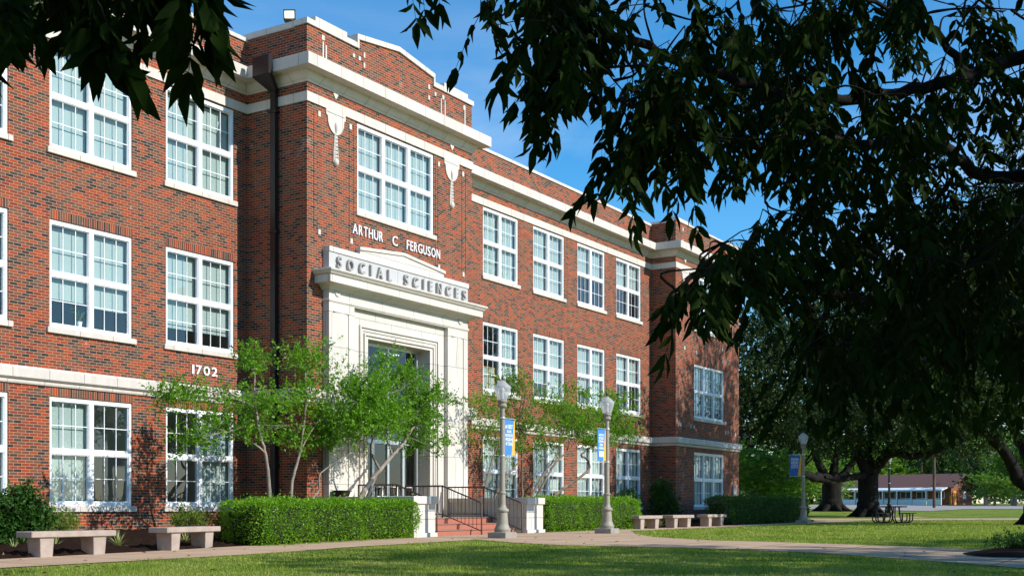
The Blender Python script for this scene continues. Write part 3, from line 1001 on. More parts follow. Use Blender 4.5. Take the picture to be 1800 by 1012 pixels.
# lettering
def letters(words, h, c, dpt, mat, name, bold, parent):
    for (txt, xa, xb, z) in words:
        if len(txt) == 1: sub_ = [(txt, xa, xb)]
        else:
            wd = {'I': 0.2, 'C': 0.80, 'O': 0.88, 'S': 0.60, 'A': 0.80, 'L': 0.5, 'E': 0.54, 'N': 0.76, 'F': 0.52, 'G': 0.86, 'U': 0.70, 'R': 0.64, 'T': 0.62, 'H': 0.72, '1': 0.22, '7': 0.62, '0': 0.7, '2': 0.62}
            ws = [wd.get(ch, 0.6) for ch in txt]
            k = (xb - xa) / (sum(ws) + 0.2 * (len(txt) - 1))
            sub_, x = [], xa
            for ch, w in zip(txt, ws):
                sub_.append((ch, x, x + w * k)); x += (w + 0.2) * k
        for ch, a, b in sub_:
            vs, fs = text_mesh(ch, b - a, h, dpt, 1.0, bold)
            mb = MB()
            mb.add([(a + v[0], c - v[2], z + v[1]) for v in vs], fs)
            mb.build(name, mat, parent)
def spread(txt, xa, xb, h, z, wf=0.62):
    """letters set apart evenly between xa and xb; returns word tuples, one per letter"""
    wd = {'I': 0.16, 'C': 0.74, 'O': 0.82, 'S': 0.56, 'A': 0.78, 'L': 0.5, 'E': 0.5, 'N': 0.72, ' ': 0.35}
    ws = [wd.get(ch, 0.6) * h for ch in txt]
    gap = (xb - xa - sum(ws)) / (len(txt) - 1)
    out, x = [], xa
    for ch, w in zip(txt, ws):
        if ch != ' ': out.append((ch, x, x + w, z))
        x += w + gap
    return out
letters([('ARTHUR', X0 + 1.82, X0 + 3.16, 8.445), ('C', X0 + 3.60, X0 + 3.84, 8.445), ('FERGUSON', X0 + 4.28, X0 + 5.95, 8.445)], 0.275, YB - 0.012, 0.035, M['white_metal'], 'letter', 0.0, BAYWALL)
letters([('1702', 22.07, 22.95, 4.35)], 0.235, -0.01, 0.03, M['white_metal'], 'house_number', 0.012, LEFTWALL)

# portal of limestone
YP = -2.36
PX0, PX1 = X0 + 0.635, X0 + 7.205
m = MB()
m.box(PX0, X0 + 1.69, YP, YB + 0.03, -0.2, 6.37)
m.box(X0 + 6.13, PX1, YP, YB + 0.03, -0.2, 6.37)
m.box(PX0, PX1, YP, YB + 0.03, 6.372, 6.95)
# inner field and casing with a deep reveal
ci = YP + 0.14
ox0, ox1, oz = X0 + 2.45, X0 + 5.40, 5.61
m.box(X0 + 1.692, ox0, ci, YB + 0.02, -0.2, 6.369); m.box(ox1, X0 + 6.128, ci, YB + 0.02, -0.2, 6.369); m.box(ox0, ox1, ci, YB + 0.02, oz, 6.369)
m.box(ox0 - 0.25, ox0, YB + 0.022, -1.62, -0.2, oz + 0.25); m.box(ox1, ox1 + 0.25, YB + 0.022, -1.62, -0.2, oz + 0.25); m.box(ox0, ox1, YB + 0.022, -1.62, oz, oz + 0.25)
for ins, pr in ((0.0, 0.055), (0.09, 0.03), (0.2, 0.045)):           # stepped architrave
    a, b, z = X0 + 2.05 + ins, X0 + 5.79 - ins, 5.95 - ins
    w_ = 0.055
    m.box(a, a + w_, ci - pr, ci + 0.01, 0.5, z); m.box(b - w_, b, ci - pr, ci + 0.01, 0.5, z); m.box(a + w_, b - w_, ci - pr, ci + 0.01, z - w_, z)
# pilaster panels with the long pointed facet
for a in (X0 + 0.80, X0 + 6.32):
    m.box(a + 0.62, a + 0.655, YP - 0.03, YP + 0.01, 0.9, 6.16); m.box(a, a + 0.62, YP - 0.03, YP + 0.01, 6.125, 6.16)
    m.add([(a, YP - 0.002, 6.12), (a + 0.62, YP - 0.002, 6.12), (a + 0.36, YP - 0.002, 4.85), (a + 0.36, YP - 0.05, 6.12)], [(0, 2, 3), (3, 2, 1), (0, 3, 1)])
m.sweep([(PX0, YB + 0.02), (PX0, YP), (PX1, YP), (PX1, YB + 0.02)], [(0.0, 6.39), (0.02, 6.40), (0.035, 6.44), (0.02, 6.47), (0.0, 6.48)])
for a in (X0 + 0.97, X0 + 6.78):                                       # rosettes
    for k in range(8):
        q_ = 2 * math.pi * k / 8
        m.prism([(a + 0.06 * math.cos(q_) + 0.05 * math.cos(t_), 6.66 + 0.06 * math.sin(q_) + 0.05 * math.sin(t_)) for t_ in np.linspace(0, 2 * math.pi, 7)[:-1]][::-1], YP - 0.03 - 0.004 * (k % 2), YP + 0.01)
m.build('portal', M['stone_block'], BLD)
m = MB()
pc = [(-0.02, 6.70), (0.06, 6.71), (0.10, 6.76), (0.14, 6.80), (0.20, 6.83), (0.34, 6.84), (0.34, 7.03), (0.37, 7.04), (0.40, 7.09), (0.45, 7.135), (0.455, 7.175), (0.44, 7.185), (-0.02, 7.225)]
m.sweep([(PX0, YB + 0.02), (PX0, YP), (PX1, YP), (PX1, YB + 0.02)], pc)
m.build('portal_cornice', M['stone_block'], BLD)
m = MB(); m.box(PX0, PX1, YP, YB + 0.03, 7.2, 7.725); SIGN = m.build('sign_block', M['sign_stone'], BLD)
m = MB()
m.box(PX0 - 0.02, PX1 + 0.02, YP - 0.03, YB + 0.03, 7.727, 7.865)
m.prism([(X0 + 2.02, 7.866), (X0 + 6.02, 7.866), (X0 + 6.02, 8.03), (X0 + 4.0, 8.215), (X0 + 2.02, 8.03)], YP + 0.07, YB + 0.03)
for za, zb, xa, xb in ((8.03, 8.215, X0 + 1.98, X0 + 4.0), (8.215, 8.03, X0 + 4.0, X0 + 6.06)):
    m.add([(xa, YP + 0.03, za - 0.03), (xb, YP + 0.03, zb - 0.03), (xb, YP + 0.03, zb + 0.055), (xa, YP + 0.03, za + 0.055), (xa, YB, za - 0.03), (xb, YB, zb - 0.03), (xb, YB, zb + 0.055), (xa, YB, za + 0.055)],
          [(0, 1, 2, 3), (7, 6, 5, 4), (3, 2, 6, 7), (0, 4, 5, 1), (0, 3, 7, 4), (1, 5, 6, 2)])
m.build('sign_cap', M['stone_block'], BLD)
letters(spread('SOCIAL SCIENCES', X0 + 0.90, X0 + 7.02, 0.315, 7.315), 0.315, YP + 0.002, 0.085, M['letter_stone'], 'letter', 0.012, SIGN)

# entrance doors in the reveal
YD = -1.78
LZ = 0.62
d_ = MB()
def fr(x, w, za, zb, y0=YD - 0.03, y1=YD + 0.05): d_.box(x, x + w, y0, y1, za, zb)
fr(ox0, 0.10, LZ, oz); fr(ox1 - 0.12, 0.12, LZ, oz)
d_.box(ox0 + 0.10, ox1 - 0.12, YD - 0.03, YD + 0.05, oz - 0.10, oz)
d_.box(ox0 + 0.10, ox1 - 0.12, YD - 0.035, YD + 0.05, 2.75, 2.86)
d_.box(ox0 + 0.10, ox1 - 0.12, YD - 0.03, YD + 0.05, LZ, LZ + 0.16)
for x in (X0 + 3.9,): fr(x - 0.035, 0.07, 2.86, oz - 0.10)
for x in (X0 + 3.2, X0 + 4.63): fr(x - 0.05, 0.10, LZ + 0.16, 2.75)
fr(X0 + 3.9 - 0.045, 0.09, LZ + 0.16, 2.75)
dr = d_.build('entrance_door', M['alu'], BLD)
g = MB(); g.quad((ox0 + 0.05, YD + 0.01, LZ), (ox1 - 0.05, YD + 0.01, LZ), (ox1 - 0.05, YD + 0.01, oz - 0.05), (ox0 + 0.05, YD + 0.01, oz - 0.05)); g.build('pane', M['dark_glass'], dr)
for x, s_ in ((X0 + 3.35, 1), (X0 + 4.05, 1), (X0 + 4.78, 1)):
    h = MB()
    h.tube([(x, YD - 0.03, 1.5), (x, YD - 0.12, 1.5), (x + 0.16, YD - 0.12, 1.5), (x + 0.16, YD - 0.12, 1.12), (x, YD - 0.12, 1.12), (x, YD - 0.03, 1.12)], 0.018, 6)
    h.tube([(x - 0.05, YD - 0.07, 1.22), (x + 0.5, YD - 0.07, 1.22)], 0.025, 6)
    h.build('handle', M['white_metal'], dr)
lob = MB(); lob.box(X0 + 2.0, X0 + 5.8, 0.6, 0.75, 0.45, 5.6); lob.build('lobby_wall', M['interior'], BLD)

# downspout with its conductor head, on the shaded side of the bay
m = MB()
yc = -1.08
m.box(X0 - 0.16, X0 - 0.03, yc - 0.085, yc + 0.085, -0.1, 12.05)
for z in (2.0, 5.0, 8.2, 11.4): m.box(X0 - 0.185, X0 - 0.02, yc - 0.125, yc + 0.125, z, z + 0.06)
m.build('downspout', M['bronze'], BLD)
m = MB()
m.bevbox(X0 - 0.62, X0 - 0.455, yc - 0.30, yc + 0.30, 12.25, 12.78, 0.02)
m.add([(X0 - 0.62, yc - 0.30, 12.25), (X0 - 0.44, yc - 0.30, 12.25), (X0 - 0.44, yc + 0.30, 12.25), (X0 - 0.62, yc + 0.30, 12.25), (X0 - 0.17, yc - 0.12, 11.98), (X0 - 0.03, yc - 0.12, 11.98), (X0 - 0.03, yc + 0.12, 11.98), (X0 - 0.17, yc + 0.12, 11.98)],
      [(0, 1, 2, 3), (7, 6, 5, 4), (0, 4, 5, 1), (1, 5, 6, 2), (2, 6, 7, 3), (3, 7, 4, 0)])
m.build('conductor_head', M['bronze'], BLD)
m = MB(); m.box(56.05, 56.55, YE - 0.09, YE, 1.35, 2.0); m.build('meter_box', M['grey_panel'], BLD)

# floodlight on the parapet
fl = thing('floodlight', (X0 + 0.15, -1.42, 13.735), 'small lit floodlight standing on the parapet coping of the central bay', 'floodlight')
m = MB(); m.box(X0 + 0.05, X0 + 0.25, -1.50, -1.34, 13.735, 13.84); m.bevbox(X0 + 0.03, X0 + 0.27, -1.54, -1.30, 13.83, 13.87, 0.01); m.build('bracket', M['rail'], fl)
m = MB()
qx, qy, hw_ = X0 + 0.15, -1.42, 0.16
dirv = Vector((-sn, -cs, 0)); sd_ = Vector((cs, -sn, 0))
def fpt(a, b, z): 
    v = Vector((qx, qy, 0)) + sd_ * a + dirv * b
    return (v.x, v.y, z)
c8 = [fpt(-hw_, 0.06, 13.86), fpt(hw_, 0.06, 13.86), fpt(hw_ * .6, -0.12, 13.9), fpt(-hw_ * .6, -0.12, 13.9), fpt(-hw_, 0.10, 14.13), fpt(hw_, 0.10, 14.13), fpt(hw_ * .6, -0.12, 14.06), fpt(-hw_ * .6, -0.12, 14.06)]
m.add(c8, [(0, 3, 2, 1), (4, 5, 6, 7), (0, 1, 5, 4), (1, 2, 6, 5), (2, 3, 7, 6), (3, 0, 4, 7)])
m.build('lamp_head', M['rail'], fl)
m = MB(); m.add([fpt(-hw_ * .78, 0.082, 13.905), fpt(hw_ * .78, 0.082, 13.905), fpt(hw_ * .78, 0.108, 14.085), fpt(-hw_ * .78, 0.108, 14.085)], [(0, 1, 2, 3)]); m.build('lens', M['flood_lens'], fl)

# ================================================================== ENTRANCE STEPS
ST = thing('entrance_steps', (27.95, -3.6, 0.14), 'red tiled entrance steps between two low pale stone piers', 'steps')
G0 = 0.10
m = MB()
m.box(25.67, 30.25, -3.55, -1.5, G0, LZ)
m.build('landing', M['walk'], ST)
for k in range(3):
    t_ = MB()
    zt = 0.14 + 0.16 * (k + 1)
    y0 = -4.75 + 0.40 * k
    t_.box(25.671, 30.249, y0, -3.552, (0.14 + 0.16 * k) if k else G0, zt - 0.022)
    t_.build('step', M['tread'], ST)
    t_ = MB(); t_.bevbox(25.671, 30.249, y0 - 0.025, -3.552, zt - 0.021, zt, 0.006); t_.build('nosing', M['nosing'], ST)
for x0, x1 in ((24.72, 25.67), (30.25, 31.20)):
    t_ = MB()
    t_.box(x0 + 0.05, x1 - 0.002, -4.3, -2.37, G0 - 0.1, 1.06); t_.box(x0, x1 + 0.03, -4.25, -2.365, 1.062, 1.19)
    t_.build('cheek_wall', M['stone_block'], ST)
    t_ = MB()
    t_.box(x0 - 0.05, x1 + 0.02, -5.20, -4.302, G0 - 0.1, 0.26); t_.box(x0, x1 - 0.01, -5.14, -4.302, 0.262, 1.0)
    t_.bevbox(x0 - 0.04, x1 + 0.035, -5.19, -4.26, 1.002, 1.20, 0.012)
    t_.build('pier', M['stone_block'], ST)
def handrail(x, y_back, label):
    h = thing('handrail', (x, -3.7, LZ), label, 'handrail')
    zt, zb = LZ + 0.90, LZ + 0.10
    r_ = MB()
    r_.tube([(x, y_back, zt), (x, -3.75, zt), (x, -5.02, 0.14 + 0.92), (x, -5.08, 0.14 + 0.86), (x, -5.08, 0.12)], 0.022, 8)
    r_.tube([(x, y_back, zt), (x, y_back, LZ)], 0.02, 8)
    r_.tube([(x, -3.75, zt), (x, -3.75, LZ)], 0.022, 8)
    r_.build('rail', M['rail'], h)
    r_ = MB()
    r_.tube([(x, y_back, zb), (x, -3.75, zb), (x, -5.08, 0.14 + 0.12)], 0.014, 6)
    y = y_back - 0.13
    while y > -5.0:
        if y > -3.75: a, b = zb, zt
        else:
            k = (y + 3.75) / -1.33
            a = zb + (0.26 - zb) * k
            b = zt + (1.06 - zt) * min(1, (y + 3.75) / -1.27)
        r_.tube([(x, y, a), (x, y, b)], 0.0085, 5)
        y -= 0.13
    r_.build('baluster', M['rail'], h)
handrail(25.83, -2.45, 'brown metal handrail along the left side of the entrance steps')
handrail(27.95, -2.45, 'brown metal handrail running down the middle of the entrance steps')
handrail(30.08, -2.45, 'brown metal handrail along the right side of the entrance steps')
tr = MB()
tr.bevbox(24.78, 25.12, -2.78, -2.42, 1.20, 1.34, 0.02, 0.03, 0.03)
tr.bevbox(24.76, 25.14, -2.80, -2.40, 1.335, 1.365, 0.008)
tag(tr.build('planter_tray', M['black_plastic']), 'black plastic planter tray sitting on the left stone wall by the door', 'planter')
# ================================================================== STREET LAMPS AND BANNERS
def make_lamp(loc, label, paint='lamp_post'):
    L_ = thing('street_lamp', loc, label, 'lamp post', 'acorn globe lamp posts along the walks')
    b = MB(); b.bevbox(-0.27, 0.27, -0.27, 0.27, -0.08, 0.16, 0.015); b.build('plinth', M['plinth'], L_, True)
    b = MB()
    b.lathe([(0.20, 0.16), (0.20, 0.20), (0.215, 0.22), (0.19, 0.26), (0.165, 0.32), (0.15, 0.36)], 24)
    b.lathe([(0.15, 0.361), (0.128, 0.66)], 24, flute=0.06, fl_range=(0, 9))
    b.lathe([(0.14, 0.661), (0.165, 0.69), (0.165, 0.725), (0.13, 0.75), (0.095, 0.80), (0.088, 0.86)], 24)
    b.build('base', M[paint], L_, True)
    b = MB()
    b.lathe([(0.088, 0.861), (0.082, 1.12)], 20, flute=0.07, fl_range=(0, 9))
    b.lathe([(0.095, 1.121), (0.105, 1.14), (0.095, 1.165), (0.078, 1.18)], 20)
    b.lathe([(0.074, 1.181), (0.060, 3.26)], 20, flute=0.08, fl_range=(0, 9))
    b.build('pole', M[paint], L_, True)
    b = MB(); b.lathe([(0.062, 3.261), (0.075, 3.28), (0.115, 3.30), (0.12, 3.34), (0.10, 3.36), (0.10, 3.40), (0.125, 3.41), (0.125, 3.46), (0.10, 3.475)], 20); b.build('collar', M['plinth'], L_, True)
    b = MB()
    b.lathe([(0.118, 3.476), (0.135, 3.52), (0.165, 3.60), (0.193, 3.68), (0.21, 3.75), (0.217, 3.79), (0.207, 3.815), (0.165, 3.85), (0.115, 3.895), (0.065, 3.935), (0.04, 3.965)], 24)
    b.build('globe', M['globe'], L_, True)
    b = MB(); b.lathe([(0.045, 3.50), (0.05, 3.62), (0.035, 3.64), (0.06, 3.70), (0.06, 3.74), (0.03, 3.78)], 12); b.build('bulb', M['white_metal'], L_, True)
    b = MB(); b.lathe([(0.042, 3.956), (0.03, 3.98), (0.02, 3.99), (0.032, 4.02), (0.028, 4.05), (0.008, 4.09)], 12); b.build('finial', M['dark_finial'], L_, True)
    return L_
def lpos(u, d):
    p = gpt(u, d); return p
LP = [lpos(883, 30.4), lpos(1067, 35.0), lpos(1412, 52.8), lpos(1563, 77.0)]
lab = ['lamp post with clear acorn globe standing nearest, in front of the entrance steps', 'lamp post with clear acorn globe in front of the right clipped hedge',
       'shaded lamp post at the corner of the dark hedge beyond the end bay', 'distant lamp post, coloured black for its shade, behind the picnic table under the oaks']
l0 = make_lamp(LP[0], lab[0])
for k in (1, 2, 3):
    if k == 3: make_lamp(LP[k], lab[k], 'black'); continue  # far post coloured black to stand in for the oaks' shade
    c = copy_tree(l0); c.location = LP[k]; c['label'] = lab[k]; OFF[c.name] = LP[k].copy()

def banner(base, ang, label, lines, logo=False, grey=False, face=1):
    """cloth hung between two arms; +x local points away from the pole, writing faces local -y"""
    B_ = thing('lamp_banner', (base.x, base.y, base.z), label, 'banner', 'blue and gold banners on lamp posts', ang)
    w, z0, z1 = 0.50, 2.10, 2.99
    a0 = 0.085
    m = MB()
    for z in (z0 - 0.03, z1 + 0.03):
        m = MB()
        m.tube([(0.0, 0, z), (a0 + w + 0.05, 0, z)], 0.011, 6)
        m.lathe([(0.075, z - 0.02), (0.08, z), (0.075, z + 0.02)], 12)
        m.build('bracket', M['alu'], B_, True)
    def cloth(poly, off, mat, name):
        m = MB()
        m.prism(poly, -0.004 - off, 0.004 + off)
        m.build(name, mat, B_, True)
    X = lambda f: a0 + w * f
    if face > 0:
        slant_t, slant_b = 0.93, 0.70
        cloth([(X(0), z0), (X(slant_b), z0), (X(slant_t), z1), (X(0), z1)], 0, M['deep_blue' if grey else 'blue_cloth'], 'cloth')
        cloth([(X(slant_b), z0), (X(1), z0), (X(1), z1), (X(slant_t), z1)], 0, M['gold'], 'gold_edge')
        xa, xb = X(0.10), X(0.80)
        flip = False
    else:          # the arm reaches to the viewer's left, so the gold edge lies by the pole and the text reads outside-in
        slant_t, slant_b = 0.07, 0.30
        cloth([(X(slant_b), z0), (X(1), z0), (X(1), z1), (X(slant_t), z1)], 0, M['deep_blue' if grey else 'blue_cloth'], 'cloth')
        cloth([(X(0), z0), (X(slant_b), z0), (X(slant_t), z1), (X(0), z1)], 0, M['gold'], 'gold_edge')
        xa, xb = X(0.24), X(0.90)
        flip = True
    m = MB()
    z = z1 - 0.12
    for txt, h, k in lines:
        vs, fs = text_mesh(txt, (xb - xa) * k, h, 0.003, 1.0, 0.015)
        xo = xa + (xb - xa) * (1 - k) / 2
        for sgn in (-1, 1):
            if flip: P_ = [((xa + xb) - (xo + v[0]) if sgn < 0 else xo + v[0], sgn * (0.0045 + v[2]), z - h + v[1]) for v in vs]
            else: P_ = [(xo + v[0] if sgn < 0 else (xa + xb) - (xo + v[0]), sgn * (0.0045 + v[2]), z - h + v[1]) for v in vs]
            m.add(P_, fs)
        z -= h + 0.025
    if logo:
        for sgn in (-1, 1):
            m.box(xa + 0.03, xb - 0.05, min(sgn * 0.0045, sgn * 0.007), max(sgn * 0.0045, sgn * 0.007), z0 + 0.11, z - 0.03)
    m.build('lettering', M['white_ink'], B_, True)
    return B_
banner(LP[0], 0.0, 'blue and gold banner reaching right from the nearest lamp post', [('#1 BEST', 0.11, 1.0), ('ONLINE', 0.07, 0.62), ('BACHELOR\'S', 0.075, 0.98), ('PROGRAMS', 0.085, 0.95), ('IN TEXAS', 0.085, 0.9), ('', 0, 1)][:5])
banner(LP[1], math.pi, 'blue and gold banner reaching left from the lamp post by the right hedge', [('NATIONAL', 0.07, 0.95), ('CENTER', 0.07, 0.9), ('COMPETENCY', 0.07, 1.0), ('BASED', 0.065, 0.6), ('LEARNING', 0.07, 0.9)], True, face=-1)
banner(LP[2], math.radians(100), 'navy and gold banner on the shaded lamp post beyond the end bay', [('FASTEST', 0.11, 1.0), ('GROWING', 0.11, 0.95), ('UNIVERSITY', 0.055, 0.95), ('IN TEXAS', 0.09, 0.9)], False, True, face=-1)
banner(LP[3], math.radians(10), 'small dark banner on the distant lamp post behind the picnic table', [('FASTEST', 0.11, 1.0), ('GROWING', 0.11, 0.95), ('UNIVERSITY', 0.055, 0.95), ('IN TEXAS', 0.09, 0.9)], False, True)

# ================================================================== CONCRETE BENCHES
def make_bench(loc, rz, label):
    B_ = thing('concrete_bench', loc, label, 'bench', 'cast stone benches beside the front walk', rz)
    m = MB(); m.bevbox(-0.93, 0.93, -0.23, 0.23, 0.345, 0.455, 0.012); m.build('seat', M['bench'], B_, True)
    for x in (-0.58, 0.58):
        m = MB(); m.bevbox(x - 0.15, x + 0.15, -0.19, 0.19, -0.03, 0.344, 0.008, 0.022, 0.02); m.build('leg', M['bench'], B_, True)
    return B_
def bz(x, y): return Vector((x, y, zg(x, y) + 0.012))
bl = [((14.62, -4.72), 0.0, 'pale stone bench at the left end of the walk before the first windows'),
      ((17.55, -4.66), math.radians(12), 'pale stone bench left of the clipped hedge, turned slightly to the wall'),
      ((37.85, -5.3), 0.0, 'pale stone bench partly hidden behind the right clipped hedge'),
      ((40.6, -5.3), 0.0, 'pale stone bench in front of the shaded inner corner of the end bay'),
      ((43.75, -5.3), 0.0, 'pale stone bench beside the dark hedge under the end bay windows')]
b0 = make_bench(bz(*bl[0][0]), bl[0][1], bl[0][2])
for (x, y), rz, lb in bl[1:]:
    c = copy_tree(b0); c.location = bz(x, y); c.rotation_euler = (0, 0, rz); c['label'] = lb

# ================================================================== FOLIAGE TOOLS
def unit(a): return a / np.maximum(np.linalg.norm(a, axis=-1, keepdims=True), 1e-9)
def leaves(P, D, Lg, Wd, droop=0.12, shape='diamond', flat=None):
    """leaf blades at P pointing along D; returns (V, faces)"""
    n = len(P)
    D = unit(D)
    R = rng.normal(size=(n, 3))
    if flat is not None: R = R * (1 - flat) + np.array([0, 0, 1.0]) * flat * 2
    B = unit(np.cross(D, R))
    N = np.cross(B, D)
    Lg = np.broadcast_to(np.asarray(Lg, float), (n,))[:, None]
    Wd = np.broadcast_to(np.asarray(Wd, float), (n,))[:, None]
    if shape == 'diamond':
        T = [(0, 0, 0), (0.45, 0.5, 0.06), (1, 0, -droop), (0.45, -0.5, 0.06)]
        fs = [[0, 1, 2, 3]]
    else:
        T = [(0, 0, 0), (0.22, 0.42, 0.05), (0.22, 0, -0.02), (0.22, -0.42, 0.05), (0.58, 0.44, 0.03), (0.58, 0.04, -0.06), (0.58, -0.40, 0.03), (1.0, 0.10, -droop)]
        fs = [[0, 2, 1, 1], [0, 3, 2, 2], [1, 2, 5, 4], [2, 3, 6, 5], [4, 5, 7, 7], [5, 6, 7, 7]]
    V = np.stack([P + D * (Lg * a) + B * (Wd * b) + N * (Lg * c) for a, b, c in T], axis=1)
    k = len(T)
    base = (np.arange(n) * k)[:, None]
    if shape == 'diamond':
        return V.reshape(-1, 3), [base + np.array([0, 1, 2, 3])[None]], k
    q = np.concatenate([base + np.array(f)[None] for f in ([1, 2, 5, 4], [2, 3, 6, 5])])
    t3 = np.concatenate([base + np.array(f)[None] for f in ([0, 2, 1], [0, 3, 2], [4, 5, 7], [5, 6, 7])])
    return V.reshape(-1, 3), [q, t3], k
def ell_points(n, c, r, shell=0.55):
    d = unit(rng.normal(size=(n, 3)))
    rad = (shell + (1 - shell) * rng.random((n, 1)) ** 0.7)
    k = rng.random((n, 1)) < 0.3
    rad = np.where(k, rad * rng.random((n, 1)), rad)
    return np.array(c) + d * rad * np.array(r), d
def foliage(name, blobs, mat, parent, leafL, leafW, per_twig, twigL, up=0.35, shape='diamond', bump_=0.25, bunch=0.0):
    """blobs: (centre, radii, number of twigs); leaves grow along short twigs that point outward and up"""
    Ps, Ds = [], []
    for c, r, n in blobs:
        p, d = ell_points(n, c, r)
        # ragged outline: push some twigs out, pull some in
        ph = rng.random(3) * 6
        wob = 1 + bump_ * np.sin(d[:, :1] * 5 + ph[0]) * np.sin(d[:, 1:2] * 6 + ph[1]) + bump_ * 0.8 * rng.normal(size=(n, 1)) * 0.4
        p = np.array(c) + (p - np.array(c)) * wob
        t = unit(d + rng.normal(size=(n, 3)) * 0.55 + np.array([0, 0, up]))
        Ps.append(p); Ds.append(t)
    P, T = np.concatenate(Ps), np.concatenate(Ds)
    n = len(P)
    tl = twigL * (0.5 + rng.random((n, 1)))
    k = per_twig
    f = rng.random((n, k, 1))
    pp = P[:, None] + T[:, None] * (f * tl[:, None]) + rng.normal(size=(n, k, 3)) * 0.02
    dd = T[:, None] * 0.6 + rng.normal(size=(n, k, 3)) * 0.75 + np.array([0, 0, 0.05])
    pp, dd = pp.reshape(-1, 3), dd.reshape(-1, 3)
    sz = 0.6 + 0.7 * rng.random(len(pp))
    V, fs, kv = leaves(pp, dd, leafL * sz, leafW * sz, shape=shape)
    tint = np.repeat(np.clip(np.repeat(rng.random(n), k) * 0.55 + rng.random(n * k) * 0.5, 0, 1), kv)
    return np_mesh(name, V, fs, mat, parent, tint), P, T, tl
def curve_pts(pts, n=14):
    """smooth polyline through control points"""
    P = [Vector(p) for p in pts]
    P = [P[0] * 2 - P[1]] + P + [P[-1] * 2 - P[-2]]
    out = []
    seg = len(P) - 3
    for i in range(seg):
        a, b, c, d = P[i:i + 4]
        for q in range(n):
            t = q / n
            out.append(0.5 * ((2 * b) + (c - a) * t + (2 * a - 5 * b + 4 * c - d) * t * t + (3 * b - a - 3 * c + d) * t ** 3))
    out.append(P[-2])
    return out
def limb(mb, pts, r0, r1, n=8, sub=8, wob=0.0):
    c = curve_pts(pts, sub)
    m_ = len(c)
    if wob:
        for i in range(1, m_ - 1): c[i] = c[i] + Vector(rng.normal(size=3) * wob)
    mb.tube(c, [r0 + (r1 - r0) * (i / (m_ - 1)) ** 0.8 for i in range(m_)], n)
    return c

# ================================================================== HEDGES
def hedge(x0, x1, y0, y1, h, label, mat, n, leafL=0.05, rot=0.0, taper=0.0):
    cx, cy = (x0 + x1) / 2, (y0 + y1) / 2
    zb = min(zg(x0, y0), zg(x1, y0)) - 0.02
    H_ = thing('hedge', (cx, cy, zb), label, 'hedge', None)
    core = MB()
    core.bevbox(x0 + 0.16, x1 - 0.16, y0 + 0.16, y1 - 0.16, zb + 0.12, zb + h - 0.14, 0.12, 0.1, 0.1)
    core.build('stems', M['hedge_core'], H_)
    hx, hy, hz = (x1 - x0) / 2, (y1 - y0) / 2, h / 2
    A = np.array([hy * hz * 4, hy * hz * 4, hx * hz * 4, hx * hz * 2, hx * hy * 4])
    fc = rng.choice(5, size=n, p=A / A.sum())
    U = rng.random((n, 2)) * 2 - 1
    P = np.zeros((n, 3)); D = np.zeros((n, 3))
    for k, (ax, s_) in enumerate(((0, -1), (0, 1), (1, -1), (1, 1), (2, 1))):
        I = fc == k
        o_ = [i for i in range(3) if i != ax]
        P[I, ax] = s_
        P[I, o_[0]] = U[I, 0]; P[I, o_[1]] = U[I, 1]
        D[I, ax] = s_
    # round the corners
    q = np.abs(P)
    corner = np.clip((np.sort(q, axis=1)[:, 1:2] - 0.80) / 0.20, 0, 1)
    P = P * (1 - 0.07 * corner ** 2)
    und = 1 - 0.06 * np.clip(-P[:, 2:3], 0, 1)
    P = P * np.array([hx, hy, hz]) * np.concatenate([und, und, np.ones_like(und)], 1)
    wave = 0.035 * np.sin(P[:, :1] * 3.1 + 1) + 0.03 * np.sin(P[:, :1] * 7.3 + P[:, 2:3] * 5) + 0.02 * np.sin(P[:, 2:3] * 9 + P[:, 1:2] * 8)
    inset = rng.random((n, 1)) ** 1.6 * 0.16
    tips = (rng.random((n, 1)) < 0.06) * rng.random((n, 1)) ** 2 * 0.17
    P = P + D * (wave - inset + tips) + np.array([cx, cy, zb + hz])
    dd = D * 0.7 + rng.normal(size=(n, 3)) * 0.7 + np.array([0, 0, 0.35])
    sz = 0.6 + 0.7 * rng.random(n)
    V, fs, kv = leaves(P, dd, leafL * sz, leafL * 0.55 * sz)
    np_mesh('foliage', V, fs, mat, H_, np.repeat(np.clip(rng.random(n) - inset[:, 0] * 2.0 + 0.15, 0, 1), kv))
    return H_
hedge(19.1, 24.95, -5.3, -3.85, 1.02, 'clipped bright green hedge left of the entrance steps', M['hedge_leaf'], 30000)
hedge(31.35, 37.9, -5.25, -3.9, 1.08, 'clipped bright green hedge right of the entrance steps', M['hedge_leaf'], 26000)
hedge(46.5, 57.0, -4.9, -3.7, 1.15, 'dark shaded clipped hedge below the end bay', M['dark_hedge_leaf'], 26000, 0.07)

